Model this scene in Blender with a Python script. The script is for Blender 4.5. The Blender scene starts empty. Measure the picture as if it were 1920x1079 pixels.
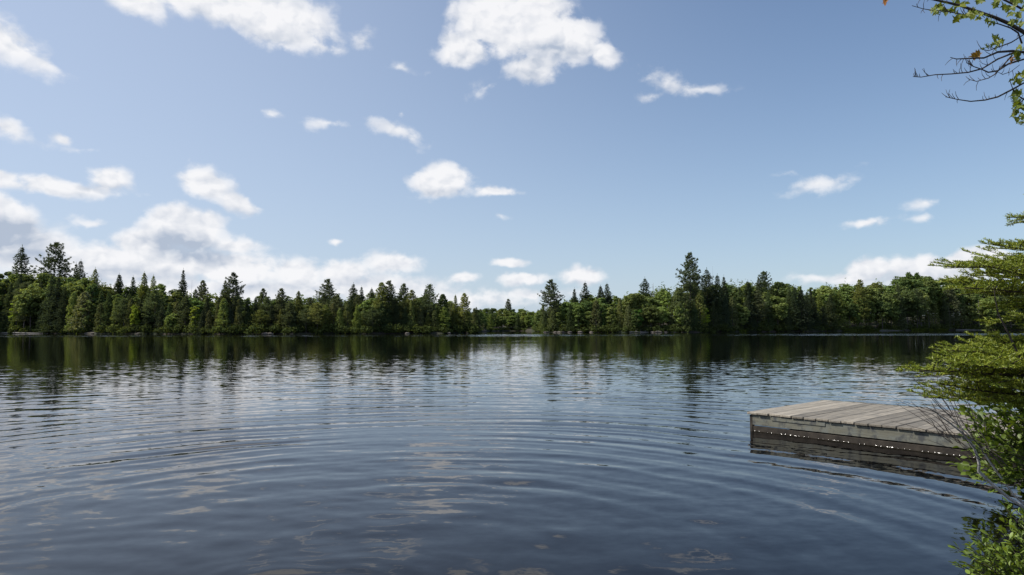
import bpy, math, random
import numpy as np
from mathutils import Matrix, Vector, Quaternion

random.seed(7)
RNG = np.random.default_rng(11)
R = math.radians
sc = bpy.context.scene
col = sc.collection

# ------------------------------------------------------------------ camera
FPX, CX, CY = 1300.0, 960.0, 539.5          # focal length and centre in photograph pixels
CAM_H, PITCH, ROLL = 1.7, R(3.3), R(-0.10)
cam_d = bpy.data.cameras.new('camera')
cam_d.sensor_width = 36.0
cam_d.lens = FPX / 1920.0 * 36.0
cam_d.clip_start, cam_d.clip_end = 0.05, 8000
cam = bpy.data.objects.new('camera', cam_d)
CAM_ROT = Matrix.Rotation(math.pi / 2 + PITCH, 3, 'X') @ Matrix.Rotation(ROLL, 3, 'Z')
cam.matrix_world = Matrix.Translation((0, 0, CAM_H)) @ CAM_ROT.to_4x4()
col.objects.link(cam)
sc.camera = cam

def ray(u, v):
    return (CAM_ROT @ Vector(((u - CX) / FPX, -(v - CY) / FPX, -1.0))).normalized()

def at(u, v, depth):
    d = ray(u, v)
    return Vector((0, 0, CAM_H)) + d * (depth / d.y)

# ------------------------------------------------------------------ sun and exposure
SUN_EL, SUN_AZ = R(52), R(-95)               # azimuth from +Y, negative is left
sun_dir = Vector((math.sin(SUN_AZ) * math.cos(SUN_EL), math.cos(SUN_AZ) * math.cos(SUN_EL), math.sin(SUN_EL)))
sun_d = bpy.data.lights.new('sun', 'SUN')
sun_d.energy, sun_d.angle, sun_d.color = 4.8, R(0.53), (1.0, 0.95, 0.87)
sun = bpy.data.objects.new('sun', sun_d)
sun.rotation_euler = sun_dir.to_track_quat('Z', 'Y').to_euler()
sun.location = (-30, 20, 60)
col.objects.link(sun)
sc.view_settings.view_transform = 'Standard'
sc.view_settings.look = 'None'
sc.view_settings.gamma = 1.0
sc.view_settings.exposure = 0.0
sc.view_settings.use_curve_mapping = False
sc.cycles.use_denoising = True
sc.cycles.max_bounces = 8
sc.cycles.transparent_max_bounces = 8
sc.cycles.sample_clamp_indirect = 4.0

# ------------------------------------------------------------------ node helpers
class NT:
    def __init__(s, tree):
        s.t = tree; s.n = tree.nodes; s.l = tree.links
    def node(s, typ, **kw):
        n = s.n.new(typ)
        for k, v in kw.items(): setattr(n, k, v)
        return n
    def put(s, sock, v):
        if isinstance(v, bpy.types.NodeSocket): s.l.new(v, sock)
        elif v is not None: sock.default_value = v
    def math(s, op, a, b=None, c=None, clamp=False):
        n = s.node('ShaderNodeMath', operation=op); n.use_clamp = clamp
        for i, v in enumerate((a, b, c)):
            if v is not None: s.put(n.inputs[i], v)
        return n.outputs[0]
    def vmath(s, op, a, b=None, scale=None):
        n = s.node('ShaderNodeVectorMath', operation=op)
        s.put(n.inputs[0], a)
        if b is not None: s.put(n.inputs[1], b)
        if scale is not None: s.put(n.inputs['Scale'], scale)
        return n.outputs['Value'] if op in ('LENGTH', 'DOT_PRODUCT', 'DISTANCE') else n.outputs[0]
    def noise(s, vec, scale, detail=4, rough=0.55, dist=0.0, dim='3D', color=False):
        n = s.node('ShaderNodeTexNoise', noise_dimensions=dim)
        s.put(n.inputs['Vector'], vec)
        s.put(n.inputs['Scale'], scale); n.inputs['Detail'].default_value = detail
        n.inputs['Roughness'].default_value = rough; n.inputs['Distortion'].default_value = dist
        return n.outputs['Color'] if color else n.outputs['Fac']
    def mapr(s, v, a, b, c=0.0, d=1.0, smooth=False):
        n = s.node('ShaderNodeMapRange'); n.clamp = True
        if smooth: n.interpolation_type = 'SMOOTHSTEP'
        s.put(n.inputs[0], v)
        for i, x in enumerate((a, b, c, d)): s.put(n.inputs[i + 1], x)
        return n.outputs[0]
    def mix(s, f, a, b, blend='MIX'):
        n = s.node('ShaderNodeMix', data_type='RGBA', blend_type=blend)
        s.put(n.inputs[0], f); s.put(n.inputs[6], a); s.put(n.inputs[7], b)
        return n.outputs[2]
    def comb(s, x, y, z=0.0):
        n = s.node('ShaderNodeCombineXYZ')
        for i, v in enumerate((x, y, z)): s.put(n.inputs[i], v)
        return n.outputs[0]
    def sep(s, v):
        n = s.node('ShaderNodeSeparateXYZ'); s.put(n.inputs[0], v); return n.outputs

def c4(*a): return (a[0], a[1], a[2], 1.0)

# ------------------------------------------------------------------ world: clear summer sky with fair-weather cumulus
world = bpy.data.worlds.new('World'); sc.world = world
world.use_nodes = True
wt = NT(world.node_tree); wt.n.clear()
sky = wt.node('ShaderNodeTexSky', sky_type='NISHITA')
sky.sun_disc = False; sky.sun_elevation = SUN_EL; sky.sun_rotation = SUN_AZ
sky.altitude = 300; sky.air_density = 1.1; sky.dust_density = 0.7; sky.ozone_density = 2.2
tc = wt.node('ShaderNodeTexCoord')
dx, dy, dz = wt.sep(tc.outputs['Generated'])
az = wt.math('ARCTAN2', dx, dy)
el = wt.math('ARCSINE', dz)
ae = wt.comb(az, el)
# domain warp for ragged outlines
w1 = wt.noise(ae, 14.0, 3, 0.55, color=True)
warp = wt.vmath('SCALE', wt.vmath('SUBTRACT', w1, (0.5, 0.5, 0.5)), scale=0.032)
aew = wt.vmath('ADD', ae, warp)
def azel(u, v):
    d = ray(u, v); return math.atan2(d.x, d.y), math.asin(d.z)
# (u, v, half width, half height, tilt deg, strength)
CLOUDS = [
 (360,-30,270,80,-8,1.4),(250,5,80,34,-8,.9),(520,35,135,70,-12,1.05),(600,85,60,18,-12,.55),(680,75,30,26,-45,.32),
 (25,88,115,50,-18,.68),(95,118,50,16,-14,.5),(-40,60,90,60,0,.8),
 (960,40,140,85,0,1.35),(1045,75,110,58,-10,1.25),(870,95,62,42,0,1.0),(1000,125,70,38,0,.85),(1125,98,48,30,-10,.85),
 (910,165,36,16,25,.32),(850,25,22,40,0,.35),
 (745,246,74,22,-16,.5),(615,229,50,16,-4,.42),(508,208,30,12,0,.4),(752,213,14,8,0,.42),
 (825,338,74,44,4,1.15),(930,357,58,17,-6,.8),
 (110,350,160,22,0,.8),(205,338,56,32,0,.9),(15,342,80,24,0,.8),
 (385,345,60,38,-12,1.1),(440,376,58,22,-14,.85),
 (0,418,105,62,-10,1.4),(50,462,120,48,0,1.1),(170,420,62,15,0,.42),
 (345,428,92,52,-4,1.5),(275,462,85,40,0,1.0),(440,455,85,24,-3,.7),
 (200,500,330,52,0,.95),(430,500,170,44,-4,.95),(560,515,62,38,0,.95),(645,508,68,36,0,.95),(735,498,72,25,0,.9),
 (400,545,420,34,0,.85),(680,538,230,30,0,.8),(850,560,200,24,0,.6),(870,524,40,13,0,.75),
 (957,493,44,14,0,.9),(980,526,62,16,0,.85),(1092,519,50,23,0,1.0),(1000,552,110,14,0,.6),
 (1632,500,58,26,4,1.2),(1600,518,70,16,0,.8),(1715,495,90,30,0,1.0),(1830,486,110,28,0,1.15),(1760,515,180,28,0,.8),(1540,520,90,10,0,.45),
 (1538,343,84,22,8,.42),(1624,415,48,15,0,.62),(1734,385,42,13,0,.45),(1728,410,36,9,0,.35),(1470,327,24,8,0,.28),
 (1262,158,60,26,-20,.38),(1310,164,56,13,-4,.38),(1225,180,36,12,0,.25),
 (12,243,46,26,-14,.7),(120,257,27,14,0,.7),(755,130,40,10,0,.28),(627,451,20,9,0,.6),(935,412,18,7,0,.25),(150,275,60,8,0,.28),
]
M = None
def after(prev):
    # same vector, evaluated after `prev`, which keeps the shader's register use small
    n = wt.node('ShaderNodeVectorMath', operation='MULTIPLY_ADD')
    wt.put(n.inputs[0], prev); n.inputs[1].default_value = (1e-7, 1e-7, 0); wt.put(n.inputs[2], aew0)
    return n.outputs[0]
aew0 = aew
for ic, (u, v, hw, hh, tilt, s) in enumerate(CLOUDS):
    if ic and ic % 8 == 0: aew = after(M)
    a0, e0 = azel(u, v)
    a1, _ = azel(u + hw, v); _, e1 = azel(u, v - hh)
    mp = wt.node('ShaderNodeMapping', vector_type='TEXTURE')
    wt.put(mp.inputs[0], aew)
    mp.inputs['Location'].default_value = (a0, e0, 0)
    mp.inputs['Rotation'].default_value = (0, 0, R(tilt))
    mp.inputs['Scale'].default_value = (abs(a1 - a0), abs(e1 - e0), 1)
    q = wt.math('MULTIPLY_ADD', wt.vmath('LENGTH', mp.outputs[0]), -s, s)
    M = q if M is None else wt.math('SMOOTH_MAX', M, q, 0.22)
# the same kind of sky goes on outside the frame
big = wt.noise(wt.comb(wt.math('MULTIPLY', dx, 1.0), dy, wt.math('MULTIPLY', dz, 2.2)), 2.6, 2, 0.5)
gen = wt.mapr(big, 0.64, 0.86, -0.5, 0.95)
outside = wt.math('MAXIMUM', wt.mapr(wt.math('ABSOLUTE', az), R(37), R(44)), wt.mapr(el, R(27), R(33)))
outside = wt.math('MAXIMUM', outside, wt.mapr(el, R(-1), R(-3)))
M = wt.math('MAXIMUM', M, wt.mapr(outside, 0, 1, -1.0, 0.0))
M = wt.math('MAXIMUM', M, wt.math('MULTIPLY_ADD', outside, wt.math('ADD', gen, 1.0), -1.0))
# billowy detail, sampled twice: the second time a step towards the sun
nv = wt.comb(az, wt.math('MULTIPLY', el, 1.35))
def voro(vec, scale, detail=2.5):
    n = wt.node('ShaderNodeTexVoronoi', voronoi_dimensions='2D', feature='SMOOTH_F1', normalize=True)
    wt.put(n.inputs['Vector'], vec); n.inputs['Scale'].default_value = scale; n.inputs['Detail'].default_value = detail
    n.inputs['Roughness'].default_value = 0.55; n.inputs['Smoothness'].default_value = 0.22
    return n.outputs['Distance']
nvw = wt.vmath('ADD', nv, wt.vmath('SCALE', wt.vmath('SUBTRACT', wt.noise(nv, 26.0, 4, 0.6, color=True), (.5, .5, .5)), scale=0.028))
n0 = wt.noise(nv, 22.0, 7, 0.60, 0.2)                       # ragged edges
b0 = wt.math('SUBTRACT', 1.0, voro(nvw, 26.0))               # rounded billows
b1 = wt.math('SUBTRACT', 1.0, voro(wt.vmath('ADD', nvw, (-0.007, 0.011, 0.0)), 26.0))
Mc = wt.math('MINIMUM', M, 0.8)
body = wt.mapr(M, 0.0, 0.5)                                  # billows where the cloud is solid, shreds where it is thin
dens = wt.math('ADD', Mc, wt.math('MULTIPLY_ADD', n0, 1.35, -0.745))
dens = wt.math('ADD', dens, wt.math('MULTIPLY', wt.math('MULTIPLY_ADD', b0, 0.9, -0.62), wt.math('MULTIPLY_ADD', body, .8, .2)))
alpha = wt.math('MULTIPLY', wt.mapr(dens, -0.08, 0.36, 0, 1, True), wt.mapr(M, 0.05, 0.5, 0.5, 1.0))
relief = wt.math('SUBTRACT', b0, b1)
lit = wt.math('MULTIPLY_ADD', relief, 1.25, 0.97)
lit = wt.math('SUBTRACT', lit, wt.math('MULTIPLY', wt.mapr(wt.noise(nv, 7.0, 3, 0.5), 0.45, 0.7), 0.25))
# grey undersides of the larger clouds
SHADE = [(5,445,110,42,1.1),(40,480,90,26,.7),(355,468,85,30,1.15),(235,520,170,16,.55),(1035,105,85,28,.75),(985,140,55,18,.6),(835,362,50,13,.6),(440,392,60,12,.4),(470,540,200,12,.45),(650,525,50,10,.4),(1740,515,130,14,.5),(430,55,190,26,.35),(900,110,70,18,.35),(195,352,60,12,.4),(100,362,130,10,.35),(1840,505,110,12,.5),(1640,512,50,10,.45),(975,540,60,7,.35),(1095,534,40,7,.4)]
S = None
aew = after(lit)
for ic, (u, v, hw, hh, s_) in enumerate(SHADE):
    if ic and ic % 7 == 0: aew = after(S)
    a0, e0 = azel(u, v); a1, _ = azel(u + hw, v); _, e1 = azel(u, v - hh)
    mp = wt.node('ShaderNodeMapping', vector_type='TEXTURE'); wt.put(mp.inputs[0], aew)
    mp.inputs['Location'].default_value = (a0, e0, 0); mp.inputs['Scale'].default_value = (abs(a1 - a0) * 1.3, abs(e1 - e0) * 1.3, 1)
    q = wt.math('MULTIPLY', wt.mapr(wt.vmath('LENGTH', mp.outputs[0]), 1.0, 0.2, 0, 1, True), s_)
    S = q if S is None else wt.math('MAXIMUM', S, q)
lit = wt.math('SUBTRACT', lit, wt.math('MULTIPLY', S, wt.mapr(b0, .35, .85, 1.25, .75)))
lit = wt.math('ADD', lit, 0.0, clamp=True)
ccol = wt.mix(lit, c4(4.5, 5.2, 6.4), c4(9.4, 9.4, 9.6))
# summer haze low down and a thin veil towards the sun
haze_f = wt.math('MULTIPLY', wt.math('EXPONENT', wt.math('MULTIPLY', wt.math('MAXIMUM', el, 0.0), -5.0)), 0.74)
veil = wt.math('MULTIPLY', wt.mapr(az, R(32), R(-42), 0, 1, True), 0.52)
clear = wt.mix(haze_f, wt.vmath('MULTIPLY', sky.outputs[0], (1.02, 1.10, 1.20)), c4(5.3, 6.5, 8.0))
clear = wt.mix(veil, clear, c4(6.2, 7.0, 8.5))
final = wt.mix(wt.math('MULTIPLY', alpha, 0.97), clear, ccol)
bg = wt.node('ShaderNodeBackground'); bg.inputs['Strength'].default_value = 0.1
wt.put(bg.inputs['Color'], final)
wo = wt.node('ShaderNodeOutputWorld'); wt.l.new(bg.outputs[0], wo.inputs['Surface'])
world.cycles.sampling_method = 'MANUAL'
world.cycles.sample_map_resolution = 512

# ------------------------------------------------------------------ mesh helpers
def np_mesh(name, V, F, mat=None, smooth=False):
    """V (n,3); F (m,k) with k = 3 or 4 corners."""
    V = np.asarray(V, dtype=np.float32); F = np.asarray(F, dtype=np.int32)
    me = bpy.data.meshes.new(name)
    me.vertices.add(len(V)); me.vertices.foreach_set('co', V.ravel())
    k = F.shape[1]
    me.loops.add(F.size); me.loops.foreach_set('vertex_index', F.ravel())
    me.polygons.add(len(F))
    me.polygons.foreach_set('loop_start', np.arange(0, F.size, k, dtype=np.int32))
    me.polygons.foreach_set('loop_total', np.full(len(F), k, dtype=np.int32))
    me.polygons.foreach_set('use_smooth', np.full(len(F), smooth, dtype=bool))
    me.update(calc_edges=True); me.validate()
    if mat: me.materials.append(mat)
    return me

class MB:
    """collects quads"""
    def __init__(s): s.V = []; s.F = []; s.n = 0
    def add(s, V, F):
        V = np.asarray(V, float).reshape(-1, 3); F = np.asarray(F, int).reshape(-1, 4)
        s.V.append(V); s.F.append(F + s.n); s.n += len(V)
    def tube(s, pts, radii, sides=6, cap=True):
        pts = [Vector(p) for p in pts]
        if not hasattr(radii, '__len__'): radii = [radii] * len(pts)
        V = []; ref = Vector((0.31, 0.87, 0.39))
        for i, p in enumerate(pts):
            t = (pts[min(i + 1, len(pts) - 1)] - pts[max(i - 1, 0)])
            t = t.normalized() if t.length > 1e-9 else Vector((0, 0, 1))
            a = t.cross(ref)
            if a.length < 1e-3: a = t.cross(Vector((1, 0, 0)))
            a.normalize(); b = t.cross(a)
            for k in range(sides):
                an = 2 * math.pi * k / sides
                V.append(p + (a * math.cos(an) + b * math.sin(an)) * radii[i])
        F = []
        for i in range(len(pts) - 1):
            for k in range(sides):
                k2 = (k + 1) % sides
                F.append((i * sides + k, i * sides + k2, (i + 1) * sides + k2, (i + 1) * sides + k))
        if cap and sides == 6:
            for base in (0, (len(pts) - 1) * sides):
                F.append((base, base + 1, base + 2, base + 3)); F.append((base, base + 3, base + 4, base + 5))
        if cap and sides == 4:
            for base in (0, (len(pts) - 1) * sides): F.append((base, base + 1, base + 2, base + 3))
        s.add([tuple(v) for v in V], F)
    def leaves(s, C, L, W, up=0.6, out=None, axis=None, rng=RNG):
        """pointed leaf or needle blades: centre C (n,3), half length L, half width W"""
        C = np.asarray(C, float); n = len(C)
        nrm = rng.normal(size=(n, 3)); nrm /= np.linalg.norm(nrm, axis=1, keepdims=True)
        nrm[:, 2] += up
        if out is not None: nrm += out
        nrm /= np.linalg.norm(nrm, axis=1, keepdims=True)
        t = rng.normal(size=(n, 3)) if axis is None else axis + 0.35 * rng.normal(size=(n, 3))
        t -= nrm * (t * nrm).sum(1, keepdims=True); t /= np.linalg.norm(t, axis=1, keepdims=True) + 1e-9
        b = np.cross(nrm, t)
        L = np.broadcast_to(L, (n,))[:, None]; W = np.broadcast_to(W, (n,))[:, None]
        V = np.stack([C - t * L, C + b * W, C + t * L, C - b * W], 1).reshape(-1, 3)
        s.add(V, np.arange(4 * n).reshape(-1, 4))
    def mesh(s, name, mat, smooth=False):
        return np_mesh(name, np.concatenate(s.V), np.concatenate(s.F), mat, smooth)

def link(name, me, parent=None, loc=None):
    o = bpy.data.objects.new(name, me); col.objects.link(o)
    if parent is not None: o.parent = parent
    if loc is not None: o.location = loc
    return o
def tag(o, label, cat, group=None):
    o['label'] = label; o['category'] = cat
    if group: o['group'] = group
    return o
def empty(name, loc, label, cat, group=None):
    o = bpy.data.objects.new(name, None); o.location = loc; o.empty_display_size = 0.2
    col.objects.link(o); return tag(o, label, cat, group)

# ------------------------------------------------------------------ materials
def new_mat(name):
    m = bpy.data.materials.new(name); m.use_nodes = True
    t = NT(m.node_tree); t.n.clear()
    out = t.node('ShaderNodeOutputMaterial')
    return m, t, out

def foliage_mat(name, trans=0.40, var=0.5, gloss=0.0, tint=None, rough=0.45):
    m, t, out = new_mat(name)
    oi = t.node('ShaderNodeObjectInfo'); g = t.node('ShaderNodeNewGeometry')
    base = oi.outputs['Color'] if tint is None else None
    f = t.mapr(g.outputs['Random Per Island'], 0, 1, 1 - var, 1 + var)
    if tint is None:
        colr = t.vmath('SCALE', base, scale=t.math('MULTIPLY', f, 1.0))
    else:
        colr = t.mix(g.outputs['Random Per Island'], tint[0], tint[1])
    d = t.node('ShaderNodeBsdfDiffuse'); t.put(d.inputs['Color'], colr)
    tr = t.node('ShaderNodeBsdfTranslucent')
    t.put(tr.inputs['Color'], t.vmath('MULTIPLY', colr, (1.25, 1.15, 0.5)))
    mx = t.node('ShaderNodeMixShader'); mx.inputs[0].default_value = trans
    t.l.new(d.outputs[0], mx.inputs[1]); t.l.new(tr.outputs[0], mx.inputs[2])
    res = mx.outputs[0]
    if gloss:
        gl = t.node('ShaderNodeBsdfGlossy'); gl.inputs['Roughness'].default_value = rough
        gl.inputs['Color'].default_value = (1, 1, 1, 1)
        m2 = t.node('ShaderNodeMixShader'); m2.inputs[0].default_value = gloss
        t.l.new(res, m2.inputs[1]); t.l.new(gl.outputs[0], m2.inputs[2]); res = m2.outputs[0]
    t.l.new(res, out.inputs['Surface'])
    return m

def bark_mat(name, a, b, scale=12.0):
    m, t, out = new_mat(name)
    tcn = t.node('ShaderNodeTexCoord')
    n = t.noise(tcn.outputs['Object'], scale, 5, 0.65)
    p = t.node('ShaderNodeBsdfPrincipled'); p.inputs['Roughness'].default_value = 0.9
    t.put(p.inputs['Base Color'], t.mix(t.mapr(n, .3, .7), a, b))
    bp = t.node('ShaderNodeBump'); bp.inputs['Strength'].default_value = 0.5; bp.inputs['Distance'].default_value = 0.01
    t.put(bp.inputs['Height'], n); t.l.new(bp.outputs[0], p.inputs['Normal'])
    t.l.new(p.outputs[0], out.inputs['Surface'])
    return m

M_FOL = foliage_mat('far_foliage')
M_NEEDLE = foliage_mat('fir_needles', trans=0.25, tint=(c4(.12, .175, .022), c4(.30, .33, .042)), gloss=0.02)
M_LEAF = foliage_mat('shrub_leaf', trans=0.35, gloss=0.025, var=.2, rough=0.5)
M_BARK = bark_mat('tree_bark', c4(.05, .04, .032), c4(.13, .11, .095), 6)
M_DEADWOOD = bark_mat('dead_wood', c4(.16, .145, .13), c4(.30, .28, .26), 8)
M_TWIG = bark_mat('dark_twig', c4(.035, .026, .022), c4(.09, .07, .06), 40)
M_PALEBARK = bark_mat('pale_bark', c4(.30, .28, .25), c4(.70, .67, .62), 30)
M_ROCK = bark_mat('shore_rock', c4(.07, .06, .05), c4(.20, .17, .145), 2.0)

# ------------------------------------------------------------------ lake basin, shores
SH_X = [-900, -200, 0, 200, 400, 700, 820, 885, 905, 950, 1000, 1022, 1150, 1300, 1500, 1600, 1800, 1920, 2600]
SH_D = [205, 222, 232, 205, 185, 192, 198, 204, 300, 335, 325, 232, 225, 225, 250, 285, 330, 330, 240]
SL_X = [-900, 0, 200, 400, 850, 1000, 1300, 1700, 2600]
SL_S = [.20, .20, .16, .10, .07, .06, .10, .13, .13]
def shore_depth(u_px): return float(np.interp(u_px, SH_X, SH_D))
def ground_z(u_px, off):
    s = float(np.interp(u_px, SL_X, SL_S))
    if off < 0: return max(-3.0, off * 0.16)
    return 0.35 * (1 - math.exp(-off / 1.2)) + s * min(off, 55) + 0.01 * max(0, min(off - 55, 400))

m, t, out = new_mat('forest_floor')
tcn = t.node('ShaderNodeTexCoord')
n = t.noise(tcn.outputs['Object'], 0.6, 6, 0.65); n2 = t.noise(tcn.outputs['Object'], 0.12, 3, 0.6)
p = t.node('ShaderNodeBsdfPrincipled'); p.inputs['Roughness'].default_value = 1.0
t.put(p.inputs['Base Color'], t.mix(t.mapr(n2, .45, .6), t.mix(n, c4(.022, .017, .012), c4(.06, .047, .032)), c4(.022, .032, .012)))
t.l.new(p.outputs[0], out.inputs['Surface']); M_FLOOR = m

offs = [-60, -25, -10, -4, -1.5, -0.4, 0.05, 0.4, 1.0, 2.2, 4, 7, 11, 16, 22, 30, 40, 55, 90, 200, 600, 3000]
thetas = np.radians(np.linspace(-180, 180, 361))
V = []
for th in thetas[:-1]:
    if abs(th) < R(52):
        u = CX + FPX * math.tan(th); D = shore_depth(u) / math.cos(th)
    else:
        u = CX + FPX * math.tan(math.copysign(R(52), th))
        D0 = shore_depth(u) / math.cos(R(52)); k = min(1, (abs(th) - R(52)) / R(50))
        D = D0 * (1 - k) + 260 * k
    wob = 0.9 * math.sin(th * 71) + 0.7 * math.sin(th * 133 + 1.3)
    for o in offs:
        r = D + o + (wob if o > -20 else 0)
        V.append((r * math.sin(th), r * math.cos(th), ground_z(u, o) + (random.uniform(-.12, .25) if 0.2 < o < 50 else 0)))
nO = len(offs); nT = len(thetas) - 1
F = []
for i in range(nT):
    j = (i + 1) % nT
    for k in range(nO - 1):
        F.append((i * nO + k, j * nO + k, j * nO + k + 1, i * nO + k + 1))
ci = len(V); V.append((0, 0, -3))
terr = link('ground', None or np_mesh('ground', V, F, M_FLOOR, True)); terr['kind'] = 'structure'
# lake bed
V2 = [(180 * math.sin(a), 180 * math.cos(a), -3.02) for a in np.linspace(0, 2 * math.pi, 64, endpoint=False)]
bed = bpy.data.meshes.new('lake_bed'); bed.from_pydata([(p[0] * 2, p[1] * 2, p[2]) for p in V2], [], [list(range(63, -1, -1))]); bed.materials.append(M_FLOOR)
bed_o = link('lake_bed', bed); bed_o['kind'] = 'structure'

# near bank on the right and under the camera
BANK = [(-60, 6), (-30, 2.5), (-12, 1.2), (-5, 1.4), (0, 1.2), (1.6, 2.0), (2.6, 2.9), (3.4, 3.7), (4.3, 5), (4.95, 6.3), (5.8, 7.3), (7.2, 8.3), (9.8, 10.5), (14, 15), (22, 21), (40, 27), (90, 30)]
def bank_pts():
    pts = []
    for (a, b) in zip(BANK[:-1], BANK[1:]):
        L = math.dist(a, b); k = max(2, int(L / 0.35)) if L < 5 else 10
        for i in range(k):
            f = i / k; pts.append((a[0] + (b[0] - a[0]) * f, a[1] + (b[1] - a[1]) * f))
    pts.append(BANK[-1]); return pts
bp_ = bank_pts()
boffs = [(-1.6, -0.9), (-0.7, -0.35), (-0.2, -0.08), (0.0, 0.03), (0.12, 0.13), (0.3, 0.2), (0.7, 0.28), (1.4, 0.38), (3, 0.6), (7, 1.2), (20, 2.2)]
V = []; F = []
for i, p0 in enumerate(bp_):
    a = bp_[max(i - 2, 0)]; b = bp_[min(i + 2, len(bp_) - 1)]
    tx, ty = b[0] - a[0], b[1] - a[1]; L = math.hypot(tx, ty)
    nx, ny = ty / L, -tx / L
    for (o, z) in boffs:
        jit = random.uniform(-.07, .07)
        V.append((p0[0] + nx * (o + jit), p0[1] + ny * (o + jit), z + (random.uniform(-.04, .06) if o > 0 else 0)))
nb = len(boffs)
for i in range(len(bp_) - 1):
    for k in range(nb - 1):
        F.append((i * nb + k, i * nb + k + 1, (i + 1) * nb + k + 1, (i + 1) * nb + k))
bank = link('near_bank', np_mesh('near_bank', V, F, M_FLOOR, True)); bank['kind'] = 'structure'

# ------------------------------------------------------------------ water
def graded(a_lin, step, lim, g):
    v = [0.0]
    while v[-1] < lim:
        v.append(v[-1] + (step if v[-1] < a_lin else max(step, g * v[-1])))
    return v
xs_h = graded(8.0, 0.062, 62, 0.0082)
xs = np.array([-2500, -900, -300, -120] + [-x for x in xs_h[:0:-1]] + xs_h + [120, 300, 900, 2500], float)
ys_h = graded(12.5, 0.052, 82, 0.0042)
ys = np.array([-2500, -600, -100, -20] + [y - 1.0 for y in ys_h] + [95, 120, 160, 220, 300, 420, 900, 2500], float)
X, Y = np.meshgrid(xs, ys)
rg = np.random.default_rng(5)
Z = np.zeros_like(X)
# spreading rings from a disturbance near the camera's left
CXR, CYR = -1.0, 5.1
def lowf(seed, lam, n=7):
    r = np.random.default_rng(seed); f = np.zeros_like(X)
    for _ in range(n):
        a = r.uniform(0, 2 * math.pi); k = 2 * math.pi / (lam * r.uniform(.6, 1.6))
        f += np.sin(k * (X * math.cos(a) + Y * math.sin(a)) + r.uniform(0, 6.28))
    return f / math.sqrt(n / 2)
rr = np.hypot(X - CXR, Y - CYR)
rw = rr + 0.085 * lowf(1, 5.5) + 0.022 * lowf(2, 1.6) + .008 * lowf(9, .6)
env = (0.25 + .75 * np.clip((rr - 1.5) / 4.0, 0, 1)) * np.clip(rr / .8, 0, 1) * np.exp(-np.clip(rr - 8, 0, None) / 9.0)
patch = 0.75 + 0.28 * lowf(3, 5.0)
ring = np.sin(2 * math.pi * rw / 0.74) + 0.55 * np.sin(2 * math.pi * rw / 0.50 + 1.1) + 0.4 * np.sin(2 * math.pi * rw / 0.37 + 2.0) + 0.32 * np.sin(2 * math.pi * rw / 0.235 + .5)
Z += 0.0043 * env * patch * ring
# a second weaker source
r2 = np.hypot(X + 3.2, Y - 3.4) + 0.06 * lowf(4, 2.0)
Z += 0.0016 * np.exp(-np.clip(r2 - 1.0, 0, None) / 2.6) * np.sin(2 * math.pi * r2 / 0.33)
r3 = np.hypot(X + 1.3, Y - 4.35) + 0.04 * lowf(14, .8)
Z += 0.0035 * np.exp(-np.clip(r3 - .25, 0, None) / 0.55) * np.sin(2 * math.pi * r3 / 0.21)
# light wind chop
calm = np.clip(0.55 + 0.45 * lowf(6, 14.0), 0.1, 1.3)
for i in range(46):
    lam = math.exp(rg.uniform(math.log(.26), math.log(1.9)))
    a = rg.normal(math.pi / 2, 0.55); k = 2 * math.pi / lam
    amp = 0.00056 * lam ** 0.8
    step_ok = np.clip((lam / np.maximum(0.06, 0.006 * np.maximum(np.abs(X), np.abs(Y))) - 3.0) / 2.0, 0, 1)
    Z += amp * calm * step_ok * np.sin(k * (X * math.cos(a) + Y * math.sin(a)) + rg.uniform(0, 6.28))
fade = np.clip((46 - np.abs(Y)) / 24, 0, 1) * np.clip((60 - np.abs(X)) / 20, 0, 1)
Z *= fade
nx_, ny_ = len(xs), len(ys)
V = np.stack([X, Y, Z], -1).reshape(-1, 3)
idx = np.arange(nx_ * ny_).reshape(ny_, nx_)
F = np.stack([idx[:-1, :-1], idx[:-1, 1:], idx[1:, 1:], idx[1:, :-1]], -1).reshape(-1, 4)

m, t, out = new_mat('lake_water')
tcn = t.node('ShaderNodeTexCoord'); g = t.node('ShaderNodeNewGeometry')
pos = g.outputs['Position']; px_, py_, pz_ = t.sep(pos)
dist = t.vmath('LENGTH', pos)
stretch = t.vmath('MULTIPLY', pos, (0.55, 1.0, 1.0))
f1 = t.vmath('SUBTRACT', t.noise(stretch, 11.0, 3, 0.6, color=True), (.5, .5, .5))
f2 = t.vmath('SUBTRACT', t.noise(stretch, 5.0, 2, 0.5, color=True), (.5, .5, .5))
f3 = t.vmath('SUBTRACT', t.noise(t.vmath('MULTIPLY', pos, (0.22, 1.0, 1.0)), 2.0, 2, 0.5, color=True), (.5, .5, .5))
patchn = t.mapr(t.noise(t.vmath('MULTIPLY', pos, (0.35, 1.0, 1.0)), 0.055, 3, 0.55), .35, .65, .35, 1.25)
near_a = t.mapr(dist, 4, 30, .115, .07)
far_a = t.math('MULTIPLY', t.mapr(dist, 9, 24, 0.0, 0.15), t.mapr(dist, 26, 56, 1.0, 0.14))
far_a = t.math('MULTIPLY', far_a, patchn)
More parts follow.
